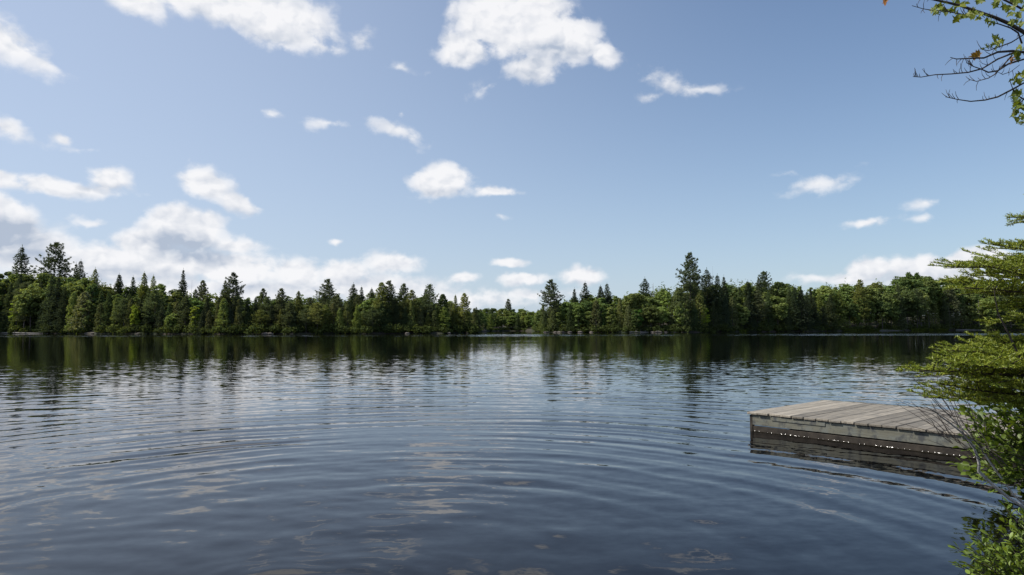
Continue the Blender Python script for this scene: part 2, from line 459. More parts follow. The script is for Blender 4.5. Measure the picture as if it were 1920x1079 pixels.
# breeze-ruffled streak close to the far shore
streak = t.math('MULTIPLY', t.mapr(py_, 128, 142), t.mapr(py_, 168, 178, 1, 0))
streak = t.math('MULTIPLY', streak, t.mapr(t.noise(t.vmath('MULTIPLY', pos, (0.012, 0.0, 0.0)), 1.0, 2), .35, .6, .25, 1.0))
sl = t.vmath('SCALE', f1, scale=t.math('MULTIPLY', near_a, patchn))
sl = t.vmath('ADD', sl, t.vmath('SCALE', f2, scale=far_a))
sl = t.vmath('ADD', sl, t.vmath('SCALE', f3, scale=t.math('MULTIPLY_ADD', streak, 0.9, t.math('MULTIPLY', far_a, 0.3))))
sl = t.vmath('MULTIPLY', sl, (1, 1, 0))
nrm = t.vmath('NORMALIZE', t.vmath('ADD', g.outputs['Normal'], sl))
p = t.node('ShaderNodeBsdfPrincipled')
p.inputs['Base Color'].default_value = (.0022, .002, .002, 1)
p.inputs['Roughness'].default_value = 0.03
p.inputs['IOR'].default_value = 1.333
t.l.new(nrm, p.inputs['Normal'])
t.l.new(p.outputs[0], out.inputs['Surface']); M_WATER = m
water = link('lake_water', np_mesh('lake_water', V, F, M_WATER, True)); water['kind'] = 'structure'

# ------------------------------------------------------------------ tree prototypes
def unit(v): return v / (np.linalg.norm(v, axis=-1, keepdims=True) + 1e-9)

def make_broadleaf(seed, H=14.0, W=7.0, low=0.22, leaf=.30, n_cl=58, per=95, tall=1.0):
    r = np.random.default_rng(seed); tb = MB(); cb = MB()
    lean = r.normal(0, .25, 2)
    pts = [(lean[0] * z / H, lean[1] * z / H, z) for z in np.linspace(0, H * .8, 7)]
    tb.tube(pts, np.linspace(.17, .04, 7), 6)
    cz, rz = H * (low + 1) / 2, H * (1 - low) / 2
    for i in range(n_cl):
        d = unit(r.normal(size=3)); rad = r.uniform(.35, 1.0) ** 0.6
        prof = 1.0
        c = np.array([d[0] * W / 2 * rad * .86, d[1] * W / 2 * rad * .86, cz + d[2] * rz * rad * .9])
        hfrac = (c[2] / H - low) / (1 - low)
        shr = 1.0 if hfrac < .55 else 1 - .35 * (hfrac - .55) / .45
        c[:2] *= shr; c += r.normal(0, .25, 3)
        cr = r.uniform(.65, 1.25) * W / 7.0
        q = unit(r.normal(size=(per, 3)) + np.array([0, 0, .35])); rad2 = cr * r.uniform(.55, 1.05, (per, 1))
        P = c + q * rad2 * np.array([1.15, 1.15, .75])
        cb.leaves(P, r.uniform(.7, 1.25, per) * leaf, r.uniform(.6, 1.0, per) * leaf * .75, up=.7, out=q * .8, rng=r)
        if i % 4 == 0:
            z0 = min(H * .75, max(H * .15, c[2] - r.uniform(1, 2.5)))
            tb.tube([(lean[0] * z0 / H, lean[1] * z0 / H, z0), tuple((c + np.array([0, 0, z0])) / 2 + np.array([0, 0, -c[2] / 2 + c[2] * .5])), tuple(c)], [.06, .04, .02], 4)
    return tb.mesh('trunk', M_BARK, True), cb.mesh('crown', M_FOL), H, W

def make_pine(seed, H=22.0, base=.30, rmax=4.2, dens=1.0, ragged=.35, flat=0.0):
    r = np.random.default_rng(seed); tb = MB(); cb = MB()
    tb.tube([(r.normal(0, .06), r.normal(0, .06), z) for z in np.linspace(0, H * .985, 9)], np.linspace(.30, .03, 9), 6)
    z = H * base
    while z < H * .985:
        f = (z / H - base) / (1 - base)
        prof = (0.6 + .4 * min(1, f / .2)) * min(1.0, (1 - f) * 1.7) ** 0.85 + .05
        if flat: prof = max(prof, flat * (1 - f) ** .4)
        nb = r.integers(4, 6); ph = r.uniform(0, 6.28)
        for b in range(nb):
            if r.random() < .12: continue
            L = rmax * prof * r.uniform(1 - ragged, 1 + ragged * .6)
            a = ph + 6.283 * b / nb + r.normal(0, .25)
            rise = .12 + .55 * f + r.normal(0, .08)
            d = np.array([math.cos(a), math.sin(a), 0.0]); side = np.array([-d[1], d[0], 0])
            tip = np.array([0, 0, z]) + d * L + np.array([0, 0, L * rise])
            mid = np.array([0, 0, z]) + d * L * .55 + np.array([0, 0, L * (rise * .35 - .03)])
            tb.tube([(0, 0, z), tuple(mid), tuple(tip)], [.05 + .02 * (1 - f), .035, .012], 4, cap=False)
            nt = max(3, int(L * 3.3 * dens))
            for k in range(nt):
                s = r.uniform(.22, 1.02)
                c = (1 - s) ** 2 * np.array([0, 0, z]) + 2 * s * (1 - s) * mid + s * s * tip
                sp = L * .24 * math.sin(math.pi * min(1, s * .9 + .05)) + .1
                c = c + side * r.normal(0, sp) + np.array([0, 0, r.normal(.12, .10)])
                nn = 13
                q = unit(r.normal(size=(nn, 3)) * np.array([1, 1, .55]) + d * .7 + np.array([0, 0, .25]))
                P = c + q * r.uniform(.08, .42, (nn, 1))
                cb.leaves(P, r.uniform(.22, .38, nn), r.uniform(.06, .10, nn), up=.9, axis=q, rng=r)
        z += r.uniform(.5, .95) * (H / 22) * (1 - .35 * f)
    return tb.mesh('trunk', M_BARK, True), cb.mesh('crown', M_FOL), H, rmax * 2

def make_spruce(seed, H=15.0, rmax=2.1, base=.06, gap=.36, sparse=0.0, power=.95):
    r = np.random.default_rng(seed); tb = MB(); cb = MB()
    tb.tube([(0, 0, z) for z in np.linspace(0, H * .99, 7)], np.linspace(.16, .015, 7), 6)
    z = H * base
    while z < H * .99:
        f = (z / H - base) / (1 - base)
        nb = r.integers(6, 9); ph = r.uniform(0, 6.28)
        lump = 1 + .18 * math.sin(z * 1.9 + seed)
        for b in range(nb):
            if r.random() < sparse: continue
            L = rmax * ((1 - f) ** power) * lump * r.uniform(.72, 1.18) + .03 + .07 * (1 - f)
            a = ph + 6.283 * b / nb + r.normal(0, .2)
            d = np.array([math.cos(a), math.sin(a), 0.0]); side = np.array([-d[1], d[0], 0])
            droop = -.34 * (1 - f) + .28 * f
            nt = max(2, int(L * 4.6))
            for k in range(nt):
                s = r.uniform(.12, 1.0)
                c = np.array([0, 0, z]) + d * L * s + np.array([0, 0, L * (droop * s + .16 * s * s)]) + side * r.normal(0, .12 * L + .03) * (1.15 - s)
                nn = 7
                q = unit(d * .9 + side * r.normal(0, .7, (nn, 1)) + np.array([0, 0, 1]) * r.normal(-.18, .3, (nn, 1)))
                shk = 1 - .35 * f ** 4
                P = c + q * r.uniform(.02, .22, (nn, 1)) * shk
                cb.leaves(P, r.uniform(.15, .27, nn) * shk, r.uniform(.05, .085, nn) * shk, up=1.0, axis=q, rng=r)
        z += gap * r.uniform(.7, 1.2) * (1 - .45 * f)
    # leader
    P = np.stack([np.zeros(14), np.zeros(14), np.linspace(H * .97, H * 1.03, 14)], 1)
    cb.leaves(P, .16, .04, up=0, axis=np.tile(np.array([[.2, .2, 1.0]]), (14, 1)), rng=r)
    return tb.mesh('trunk', M_BARK, True), cb.mesh('crown', M_FOL), H, rmax * 2

def make_cedar(seed, H=11.0, rmax=1.7):
    r = np.random.default_rng(seed); tb = MB(); cb = MB()
    tb.tube([(0, 0, z) for z in np.linspace(0, H * .95, 6)], np.linspace(.16, .02, 6), 6)
    n = 520
    for i in range(n):
        z = H * (r.uniform(.03, 1.0) ** .85); f = z / H
        rad = rmax * min(1, (1 - f) ** .6 * 1.1 + .04) * r.uniform(.5, 1.12) * (1 + .15 * math.sin(z * 2.3 + seed))
        a = r.uniform(0, 6.283); d = np.array([math.cos(a), math.sin(a), 0])
        c = d * rad + np.array([0, 0, z]); nn = 11
        q = unit(d * .8 + r.normal(0, .55, (nn, 3)) + np.array([0, 0, .3]))
        P = c + q * r.uniform(.03, .30, (nn, 1))
        cb.leaves(P, r.uniform(.13, .22, nn), r.uniform(.06, .11, nn), up=.3, axis=q, out=d * .7, rng=r)
    return tb.mesh('trunk', M_BARK, True), cb.mesh('crown', M_FOL), H, rmax * 2

def make_snag(seed, H=12.0, branches=26, mat=None):
    r = np.random.default_rng(seed); tb = MB(); bb = MB()
    tb.tube([(r.normal(0, .05), r.normal(0, .05), z) for z in np.linspace(0, H, 8)], np.linspace(.13, .02, 8), 6)
    for i in range(branches):
        z = H * r.uniform(.25, .97); L = r.uniform(.4, 1.5) * (1.15 - z / H)
        a = r.uniform(0, 6.283); d = np.array([math.cos(a), math.sin(a), r.uniform(-.35, .25)])
        p1 = np.array([0, 0, z]) + d * L * .5; p2 = np.array([0, 0, z]) + d * L + np.array([0, 0, .1])
        bb.tube([(0, 0, z), tuple(p1), tuple(p2)], [.035, .022, .008], 4, cap=False)
    return tb.mesh('trunk', M_DEADWOOD, True), bb.mesh('branches', M_DEADWOOD), H, 2.0

PROTO = {
 'maple': [make_broadleaf(101), make_broadleaf(102, 14, 6.2, .16), make_broadleaf(103, 15, 7.6, .25), make_broadleaf(104, 13, 5.4, .12), make_broadleaf(105, 16, 6.6, .3)],
 'birch': [make_broadleaf(111, 14, 4.6, .2, .24, 44, 90), make_broadleaf(112, 13, 4.0, .1, .24, 42, 90)],
 'pine': [make_pine(201, 22, .22, 4.6, 1.1), make_pine(202, 22, .25, 4.8, 1.0, .45), make_pine(203, 20, .15, 4.2, 1.2), make_pine(204, 22, .3, 5.6, .9, .5)],
 'spruce': [make_spruce(301, 15, 3.2, .06, .38, .05, .78), make_spruce(302, 15, 2.9, .04, .36, .08, .8), make_spruce(303, 16, 3.6, .08, .42, .12, .75), make_spruce(304, 13, 2.9, .03, .34, .03, .8)],
 'fir': [make_spruce(311, 14, 3.0, .04, .38, .04, .8), make_spruce(312, 13, 2.8, .03, .36, .0, .75)],
 'cedar': [make_cedar(401), make_cedar(402, 12, 1.5), make_cedar(403, 10, 2.0)],
 'snag': [make_snag(501), make_snag(502, 11, 34), make_snag(503, 13, 14)],
}
NAMES = {'maple': 'maple_tree', 'birch': 'birch_tree', 'pine': 'pine_tree', 'spruce': 'spruce_tree', 'fir': 'fir_tree', 'cedar': 'cedar_tree', 'snag': 'dead_tree'}
TINT = {'maple': (.075, .115, .032), 'birch': (.10, .14, .038), 'pine': (.066, .090, .038), 'spruce': (.038, .056, .028), 'fir': (.055, .080, .032), 'cedar': (.080, .100, .036), 'snag': (1, 1, 1)}

def hor(u, off=0): return None
def place_tree(kind, u, vtop, off, label, group, tint=None, wf=1.0, var=None, rot=None):
    D = shore_depth(u) + off
    z0 = ground_z(u, off * 1.05)
    top = at(u, vtop, D)
    pr = PROTO[kind]; pr = pr[(var if var is not None else random.randrange(len(pr))) % len(pr)]
    tm, cm, H, W = pr
    h = max(2.0, top.z - z0); s = h / H
    base = Vector((top.x, D, z0 - .15))
    root = empty(NAMES[kind], base, label, 'tree', group)
    w = s * wf * random.uniform(.93, 1.07)
    # keep stout trees from getting needle thin or fat when squeezed
    w = w * (H / max(h, 1e-3)) ** 0.25
    root.scale = (w, w, s); root.rotation_euler = (0, 0, random.uniform(0, 6.283) if rot is None else rot)
    a = link('trunk', tm, root)
    b = link('branches' if kind == 'snag' else 'crown', cm, root)
    if kind == 'snag': b['kind'] = 'stuff'
    c = tint or TINT[kind]
    k = random.uniform(.82, 1.2); g = random.uniform(.92, 1.08)
    b.color = (c[0] * k * 2.2, c[1] * k * g * 2.0, c[2] * k * 2.5, 1)
    return root

# --- landmark trees that stand out in the photograph: kind, u, v of the tip, metres behind the shore, label, tint, width factor, variant
LIME = (.15, .20, .025); GOLD = (.125, .145, .038); YPINE = (.098, .126, .036); LITE = (.105, .140, .036)
LAND = [
 ('spruce', 42, 462, 24, 'dark pointed spruce rising above the maples at the far left', None, 1.25, 2),
 ('pine', 105, 455, 26, 'broad layered pine towering over the maples on the left hill', (.045, .062, .028), .82, 3),
 ('spruce', 152, 488, 25, 'ragged spruce just right of the broad pine on the left hill', None, 1.1, 0),
 ('spruce', 143, 494, 27, 'short spruce leaning close against the ragged spruce on the left hill', None, 1.0, 1),
 ('fir', 179, 503, 12, 'pale green fir with a long thin tip on the left hill', LITE, 1.0, 0),
 ('spruce', 224, 514, 20, 'small dark spruce tip at the foot of the left hill', None, 1.1, 3),
 ('spruce', 250, 518, 18, 'thin spruce tip left of the light green firs on the left', None, .9, 1),
 ('fir', 271, 511, 16, 'tall light green fir leading a cluster of tips on the left', LITE, 1.0, 1),
 ('fir', 288, 516, 17, 'second light green fir of the cluster of tips on the left', LITE, .9, 0),
 ('spruce', 344, 505, 22, 'lone narrow spruce spire against the clouds on the left', None, .8, 1),
 ('snag', 360, 525, 24, 'thin bare dead pole right of the narrow spruce spire', None, .5, 2),
 ('pine', 381, 526, 22, 'small round-topped pine right of the narrow spruce spire', None, .8, 2),
 ('pine', 438, 512, 6, 'big dark double-topped pine at the water on the left shore', (.045, .062, .028), .85, 1),
 ('spruce', 423, 524, 7, 'slim spruce pressed against the left side of the big dark pine', (.04, .055, .025), .9, 0),
 ('pine', 494, 541, 14, 'small dark pine top in the low stretch of the left shore', None, .7, 2),
 ('pine', 528, 541, 5, 'bushy pine with a blunt top in the low stretch of the left shore', None, .9, 2),
 ('fir', 560, 545, 5, 'yellowish fir beside the blunt-topped pine on the left shore', YPINE, 1.1, 1),
 ('pine', 615, 524, 14, 'open layered pine standing alone above the left shore canopy', (.045, .062, .028), .95, 1),
 ('spruce', 663, 531, 14, 'dark spruce with a bare leader left of the tall pine pair', None, 1.2, 2),
 ('spruce', 678, 537, 15, 'thin sparse spruce left of the tall pine pair', None, .9, 1),
 ('fir', 697, 540, 10, 'short blue-green fir touching the tall pine pair', None, 1.0, 0),
 ('pine', 716, 530, 4, 'left pine of the tall pair on the left shore', YPINE, .85, 2),
 ('pine', 730, 527, 5, 'right and higher pine of the tall pair on the left shore', (.055, .072, .026), .85, 1),
 ('pine', 757, 532, 8, 'dark pine top right of the tall pine pair', None, .75, 2),
 ('pine', 772, 543, 5, 'light green pine with swept boughs near the point', YPINE, .85, 0),
 ('pine', 806, 533, 6, 'slender pine with a tufted tip near the point', None, .7, 3),
 ('spruce', 798, 541, 8, 'dark spruce tucked behind the slender tufted pine', None, 1.0, 3),
 ('cedar', 830, 552, 4, 'dark leaning cedar between slender pine and golden trees', (.04, .055, .02), 1.3, 0),
 ('fir', 854, 553, 4, 'light green fir left of the golden pine on the point', LITE, .85, 1),
 ('pine', 871, 550, 2, 'golden green pine at the tip of the left point', GOLD, .72, 2),
 ('pine', 953, 561, 16, 'lone pine above the far bay trees', None, .8, 2),
 ('pine', 1033, 525, 6, 'tall open pine at the left end of the right shore', (.05, .066, .03), .95, 1),
 ('spruce', 1077, 541, 12, 'small spruce spire right of the tall open pine', None, 1.1, 1),
 ('spruce', 1097, 529, 13, 'pointed dark spruce left of a close spruce pair', None, 1.25, 0),
 ('spruce', 1126, 536, 13, 'left and shorter spruce of a close pair on the right shore', None, 1.15, 3),
 ('spruce', 1138, 531, 13, 'right and taller spruce of a close pair on the right shore', None, 1.15, 0),
 ('spruce', 1209, 521, 15, 'lone dark spruce tip midway to the tallest pine', None, 1.3, 2),
 ('snag', 1224, 530, 13, 'sparse bare-topped tree right of the lone spruce tip', None, 1.3, 1),
 ('pine', 1293, 475, 7, 'tallest pine of the whole right shore with tiered crown', (.045, .062, .028), .78, 1),
 ('spruce', 1325, 504, 9, 'dark spruce right beside the tallest pine', None, 1.3, 2),
 ('snag', 1336, 498, 10, 'bare dead stick rising behind the dark spruces', None, .35, 2),
 ('spruce', 1345, 515, 6, 'first of the dark spruces right of the bare dead stick', None, 1.1, 0),
 ('spruce', 1357, 518, 8, 'second of the dark spruces right of the bare dead stick', None, 1.0, 1),
 ('spruce', 1402, 527, 5, 'dark spruce in front between two round maples', None, 1.2, 3),
 ('pine', 1432, 509, 14, 'feathery pine with upswept boughs on the right shore', (.045, .062, .025), .8, 3),
 ('fir', 1422, 520, 12, 'grey-green fir left of the feathery pine', None, .9, 0),
 ('pine', 1612, 524, 2, 'yellow-green pine with drooping tiers down to the water', GOLD, .8, 0),
 ('maple', 1707, 505, 22, 'left of two round-headed trees on the right skyline', (.045, .075, .018), .75, 4),
 ('maple', 1722, 506, 22, 'right of two round-headed trees on the right skyline', (.045, .075, .018), .7, 4),
 ('maple', 1745, 513, 24, 'thin crowned tree with sky showing through on the right skyline', (.04, .065, .02), .8, 2),
 ('birch', 36, 556, 3, 'bright lime green tree low on the far left shore', LIME, 1.1, 0),
 ('maple', 256, 565, 1.0, 'bright lime maple glowing in front of dark firs on the left', LIME, .85, 3),
 ('maple', 325, 582, 0.8, 'low round lime bush-like maple at the left waterline', LITE, 1.2, 3),
 ('birch', 366, 568, 1.0, 'small bright birch right of the low round maple', LIME, 1.0, 1),
 ('birch', 1320, 572, 1.5, 'bright lime tree under the tallest pine', LIME, 1.1, 0),
 ('maple', 1275, 560, 1.5, 'bright green bushy maple left of the tallest pine trunk', LITE, .9, 3),
 ('cedar', 160, 548, 2, 'pale feathery cedar leaning out below the left hill', (.10, .12, .05), 1.5, 2),
 ('maple', 1195, 575, 1.0, 'rounded green maple hanging over the water on the right shore', (.05, .10, .02), 1.0, 3),
]
for (k, u, v, off, lab, ti, wf, var) in LAND:
    place_tree(k, u, v, off, lab, None, ti, wf, var)

# --- the rest of the treeline, row by row
SKY_X = [-160, 0, 60, 100, 150, 190, 250, 320, 400, 470, 560, 640, 720, 790, 840, 885, 905, 950, 1005, 1022, 1060, 1110, 1180, 1250, 1300, 1400, 1480, 1560, 1640, 1700, 1760, 1840, 1920, 2080]
SKY_V = [490, 498, 505, 497, 508, 520, 527, 532, 543, 549, 550, 547, 543, 552, 562, 572, 576, 573, 578, 568, 553, 547, 541, 528, 524, 519, 522, 526, 521, 511, 514, 519, 522, 526]
ORD = ['first','second','third','fourth','fifth','sixth','seventh','eighth','ninth','tenth','eleventh','twelfth','thirteenth','fourteenth','fifteenth','sixteenth','seventeenth','eighteenth','nineteenth','twentieth']
def ordinal(i):
    if i < 20: return ORD[i]
    tens = {2: 'twenty', 3: 'thirty', 4: 'forty'}[(i + 1) // 10] if (i + 1) % 10 else None
    return (tens + '-' + ORD[(i + 1) % 10 - 1]) if tens else {2: 'twentieth', 3: 'thirtieth', 4: 'fortieth'}[(i + 1) // 10]
SECT = [(-999, 205, 'left hill'), (205, 480, 'left shore'), (480, 893, 'left point'), (893, 1012, 'far bay'), (1012, 1270, 'right shore near the bay'), (1270, 1560, 'right shore'), (1560, 9999, 'right cove')]
MIXES = {
 'left hill': dict(front=[('maple', 2), ('fir', 4), ('spruce', 3), ('cedar', 3), ('birch', 1), ('pine', 1)], mid=[('maple', 5), ('birch', 2), ('fir', 2), ('spruce', 1)], back=[('maple', 6), ('birch', 1)]),
 'left shore': dict(front=[('fir', 4), ('cedar', 4), ('maple', 1), ('spruce', 4), ('pine', 2)], mid=[('fir', 4), ('maple', 3), ('birch', 2), ('spruce', 3)], back=[('maple', 3), ('birch', 2), ('fir', 2)]),
 'left point': dict(front=[('cedar', 4), ('fir', 3), ('pine', 4), ('spruce', 3)], mid=[('pine', 3), ('maple', 2), ('fir', 4), ('birch', 1)], back=[('maple', 3), ('birch', 1), ('pine', 2), ('fir', 1)]),
 'far bay': dict(front=[('maple', 4), ('cedar', 2), ('birch', 1), ('fir', 2)], mid=[('maple', 3), ('pine', 2)], back=[('maple', 3), ('birch', 1), ('pine', 1)]),
 'right shore near the bay': dict(front=[('maple', 4), ('cedar', 3), ('birch', 2), ('fir', 2)], mid=[('maple', 5), ('fir', 2), ('birch', 1)], back=[('maple', 5), ('spruce', 1)]),
 'right shore': dict(front=[('maple', 2), ('spruce', 4), ('fir', 4), ('cedar', 3), ('pine', 1)], mid=[('maple', 4), ('fir', 3), ('spruce', 1), ('birch', 1)], back=[('maple', 5), ('birch', 1), ('fir', 1)]),
 'right cove': dict(front=[('maple', 3), ('cedar', 3), ('fir', 2), ('birch', 1), ('pine', 1)], mid=[('maple', 6), ('birch', 1)], back=[('maple', 6), ('birch', 1)]),
}
ADJ = {'maple': 'round-crowned green maple', 'birch': 'pale green birch', 'pine': 'layered pine', 'spruce': 'dark narrow spruce', 'fir': 'green cone-shaped fir', 'cedar': 'dense columnar cedar'}
spec = []
for row, step, off_r, dv in (('front', 16.5, (0.6, 3.5), (14, 52)), ('mid', 21.0, (6, 11), (5, 24)), ('back', 25.0, (15, 23), (-3, 9))):
    u = -120.0
    while u < 2040:
        sname = next(n for a, b, n in SECT if a <= u < b)
        kinds = MIXES[sname][row]
        k = random.choices([q[0] for q in kinds], [q[1] for q in kinds])[0]
        sv = float(np.interp(u, SKY_X, SKY_V))
        room = (622 - sv) / 100.0
        v = sv + random.uniform(*dv) * room
        if k in ('spruce', 'fir') and row == 'mid': v += 6 * random.random()
        if row == 'back' and k in ('spruce', 'pine', 'fir'): v += 4
        if u < 890 or u > 1030 or row != 'front' or True:
            spec.append([row, sname, k, u, v, random.uniform(*off_r)])
        u += step * random.uniform(.7, 1.3) * (0.62 if sname == 'far bay' else 1.0) * (0.85 if k in ('spruce', 'cedar', 'fir') else 1.1)
cnt = {}
ROWN = {'front': 'front row', 'mid': 'middle row', 'back': 'back row'}
for row, sname, k, u, v, off in spec:
    gname = f'trees along the {sname}'
    if -6 <= u <= 1926:
        key = (row, sname, k); i = cnt.get(key, 0); cnt[key] = i + 1
        lab = f'{ordinal(i)} {ADJ[k]} from the left in the {ROWN[row]}, {sname}'
    else:
        side = 'left' if u < 0 else 'right'
        key = (row, side, k); i = cnt.get(key, 0); cnt[key] = i + 1
        lab = f'{ordinal(i)} {ADJ[k]} past the {side} edge of view, {ROWN[row]}'; gname = f'{k} trees past the {side} edge of view'
    ti = TINT[k]
    if k in ('maple', 'birch'):
        q = random.random()
        ti = tuple(a * (1 - q) + b * q for a, b in zip((.055, .088, .026), (.105, .142, .036)))
    if k in ('cedar', 'fir', 'pine') and random.random() < .3: ti = YPINE if random.random() < .5 else LITE
    place_tree(k, u, v, off, lab, gname, ti, random.uniform(.85, 1.2) * (1.15 if k == 'maple' else 1.0))
for i, (k, u, v) in enumerate([('cedar', 889, 578), ('fir', 893, 575), ('maple', 897, 584), ('cedar', 901, 580), ('maple', 904, 588), ('maple', 1003, 588), ('fir', 1009, 580), ('maple', 1014, 575), ('cedar', 1018, 572)]):
    place_tree(k, u, v, 1.0, f'{ordinal(i)} small {k} from the left lining the mouth of the far bay', 'trees lining the mouth of the far bay')
n_trees = len(spec) + len(LAND)

# dead pale trunks in the right cove
for i, (u, v) in enumerate([(1728, 598), (1741, 592), (1750, 580), (1759, 594), (1779, 570), (1787, 566), (1834, 562), (1846, 588)]):
    place_tree('snag', u, v, random.uniform(.5, 2.0), f'{ordinal(i)} bare grey dead trunk from the left in the right cove', 'dead trunks in the right cove', None, .9, i)

# --- deeper wood and undergrowth, one mass each
def wood_mass(name, us, f_top, off_r, per, leaf, label_seed, colr):
    r = np.random.default_rng(label_seed); mb = MB()
    for u in us:
        off = r.uniform(*off_r); D = shore_depth(u) + off
        vt = f_top(u, r); top = at(u, vt, D); z0 = ground_z(u, off * 1.05)
        h = max(1.0, top.z - z0); w = min(3.2, .28 * h + .8)
        q = unit(r.normal(size=(per, 3))); rad = r.uniform(.55, 1.0, (per, 1))
        lump = 1 + .25 * np.sin(q[:, :1] * 5 + r.uniform(0, 6)) * np.sin(q[:, 2:] * 6 + r.uniform(0, 6))
        P = np.array([top.x, D, z0 + h * .52]) + q * rad * lump * np.array([w, w, h * .47])
        mb.leaves(P, r.uniform(.7, 1.3, per) * leaf, r.uniform(.7, 1.1, per) * leaf * .7, up=.6, out=q * .9, rng=r)
    o = link(name, mb.mesh(name, M_FOL)); o['kind'] = 'stuff'; o.color = (*colr, 1)
    return o
us = np.arange(-150, 2080, 9.0) + RNG.uniform(-4, 4, len(np.arange(-150, 2080, 9.0)))
w = wood_mass('deep_wood', us, lambda u, r: np.interp(u, SKY_X, SKY_V) + r.uniform(2, 26), (26, 44), 420, .42, 1, (.12, .165, .05))
tag(w, 'deeper mass of mixed forest behind the shoreline trees', 'forest')
us = np.arange(-150, 2080, 3.2) + RNG.uniform(-3, 3, len(np.arange(-150, 2080, 3.2)))
us = np.concatenate([us, np.arange(884, 907, .3), np.arange(998, 1024, .3)])
w = wood_mass('undergrowth', us, lambda u, r: 622 - r.uniform(3, 17) * (.55 if 890 < u < 1015 else 1), (-1.1, 4.5), 130, .26, 2, (.085, .11, .036))
tag(w, 'low shaded undergrowth along the foot of the treeline', 'undergrowth')
us = np.arange(-150, 2080, 7.0) + RNG.uniform(-3, 3, len(np.arange(-150, 2080, 7.0)))
w = wood_mass('young_growth', us, lambda u, r: 622 - (622 - np.interp(u, SKY_X, SKY_V)) * r.uniform(.3, .62), (5, 24), 220, .34, 3, (.09, .12, .04))
tag(w, 'young growth filling the shade between the forest trunks', 'undergrowth')
# bright marsh grass in the right cove
mb = MB(); r = np.random.default_rng(8)
for (u0, u1, nblade) in ((1708, 1775, 3600), (1180, 1200, 300), (1385, 1400, 300), (1580, 1690, 900)):
    uu = r.uniform(u0, u1, nblade); dd = r.uniform(-1.2, 1.0, nblade)
    C = np.array([[(u - CX) / FPX * (shore_depth(u) + d), shore_depth(u) + d, max(0, ground_z(u, d)) + .35] for u, d in zip(uu, dd)])
    mb.leaves(C, r.uniform(.3, .75, nblade), .07, up=0, axis=np.tile([[0.0, 0, 1.0]], (nblade, 1)), rng=r)
gr = link('marsh_grass', mb.mesh('marsh_grass', M_FOL)); gr['kind'] = 'stuff'; gr.color = (.12, .15, .03, 1)
tag(gr, 'bright marsh grass tufts at the water in the right cove', 'grass')

# --- shoreline rocks and fallen logs
def rock_mesh(seed):
    import bmesh
    bm = bmesh.new(); bmesh.ops.create_icosphere(bm, subdivisions=2, radius=1.0)
    r = np.random.default_rng(seed); k = r.normal(size=(5, 3))
    for v_ in bm.verts:
        c = np.array(v_.co); s = 1 + .16 * sum(math.sin(float(c @ kk) * 1.7 + i) for i, kk in enumerate(k)) / 2
        v_.co = Vector((c[0] * s, c[1] * s * .8, c[2] * s * .55))
    me = bpy.data.meshes.new('rock'); bm.to_mesh(me); bm.free(); me.materials.append(M_ROCK); return me
rocks = [rock_mesh(i) for i in range(4)]
ROCKS = [(1012, .9, 'left end of the right shore'), (1024, 1.3, 'left end of the right shore'), (1040, 1.0, 'left end of the right shore'), (1052, 1.5, 'left end of the right shore'), (1068, .9, 'left end of the right shore'), (1088, 1.2, 'left end of the right shore'), (1108, .9, 'left end of the right shore'),
         (1222, .9, 'pale gap left of the tallest pine'), (1234, 1.3, 'pale gap left of the tallest pine'), (1246, 1.1, 'pale gap left of the tallest pine'), (1262, 1.0, 'pale gap left of the tallest pine'),
         (165, .8, 'left hill'), (178, 1.0, 'left hill'), (262, .9, 'left shore below the lime maple'), (275, .7, 'left shore below the lime maple'), (498, 1.1, 'low left shore'), (508, .9, 'low left shore'), (548, .8, 'low left shore'), (765, 1.0, 'left point'), (842, .9, 'left point')]
rc = {}
for i, (u, s, where) in enumerate(ROCKS):
    D = shore_depth(u) - random.uniform(.3, 1.2); j = rc.get(where, 0); rc[where] = j + 1
    o = link('shore_rock', rocks[i % 4], None, ((u - CX) / FPX * D, D, .12)); o.scale = (s * .95, s * .7, s * .55); o.rotation_euler = (0, 0, random.uniform(0, 6))
    tag(o, f'{ordinal(j)} pale waterline rock from the left at the {where}', 'rock', 'rocks on the far shore')
LOGS = [(2, 92, 'long bleached fallen log lying at the waterline on the far left'), (1648, 1690, 'short drift log at the edge of the grassy right cove'), (1790, 1850, 'pale drift log along the right cove shore'), (1180, 1215, 'grey fallen log below the maples on the right shore')]
for u0, u1, lab in LOGS:
    D0, D1 = shore_depth(u0) - 1.2, shore_depth(u1) - .8
    a = Vector(((u0 - CX) / FPX * D0, D0, .22)); b = Vector(((u1 - CX) / FPX * D1, D1, .12))
    lb = MB(); lb.tube([a, a.lerp(b, .33) + Vector((0, .2, .08)), a.lerp(b, .66) + Vector((0, -.1, -.02)), b], [.22, .20, .16, .09], 6)
    root = tag(link('fallen_log', lb.mesh('fallen_log', M_DEADWOOD, True)), lab, 'log')
    for f in (.3, .55, .8):
        sb = MB(); q = a.lerp(b, f); sb.tube([q, q + Vector((.2, -.2, .5)), q + Vector((.5, -.3, .8))], [.05, .035, .012], 4)
        link('branch_stub', sb.mesh('branch_stub', M_DEADWOOD), root)

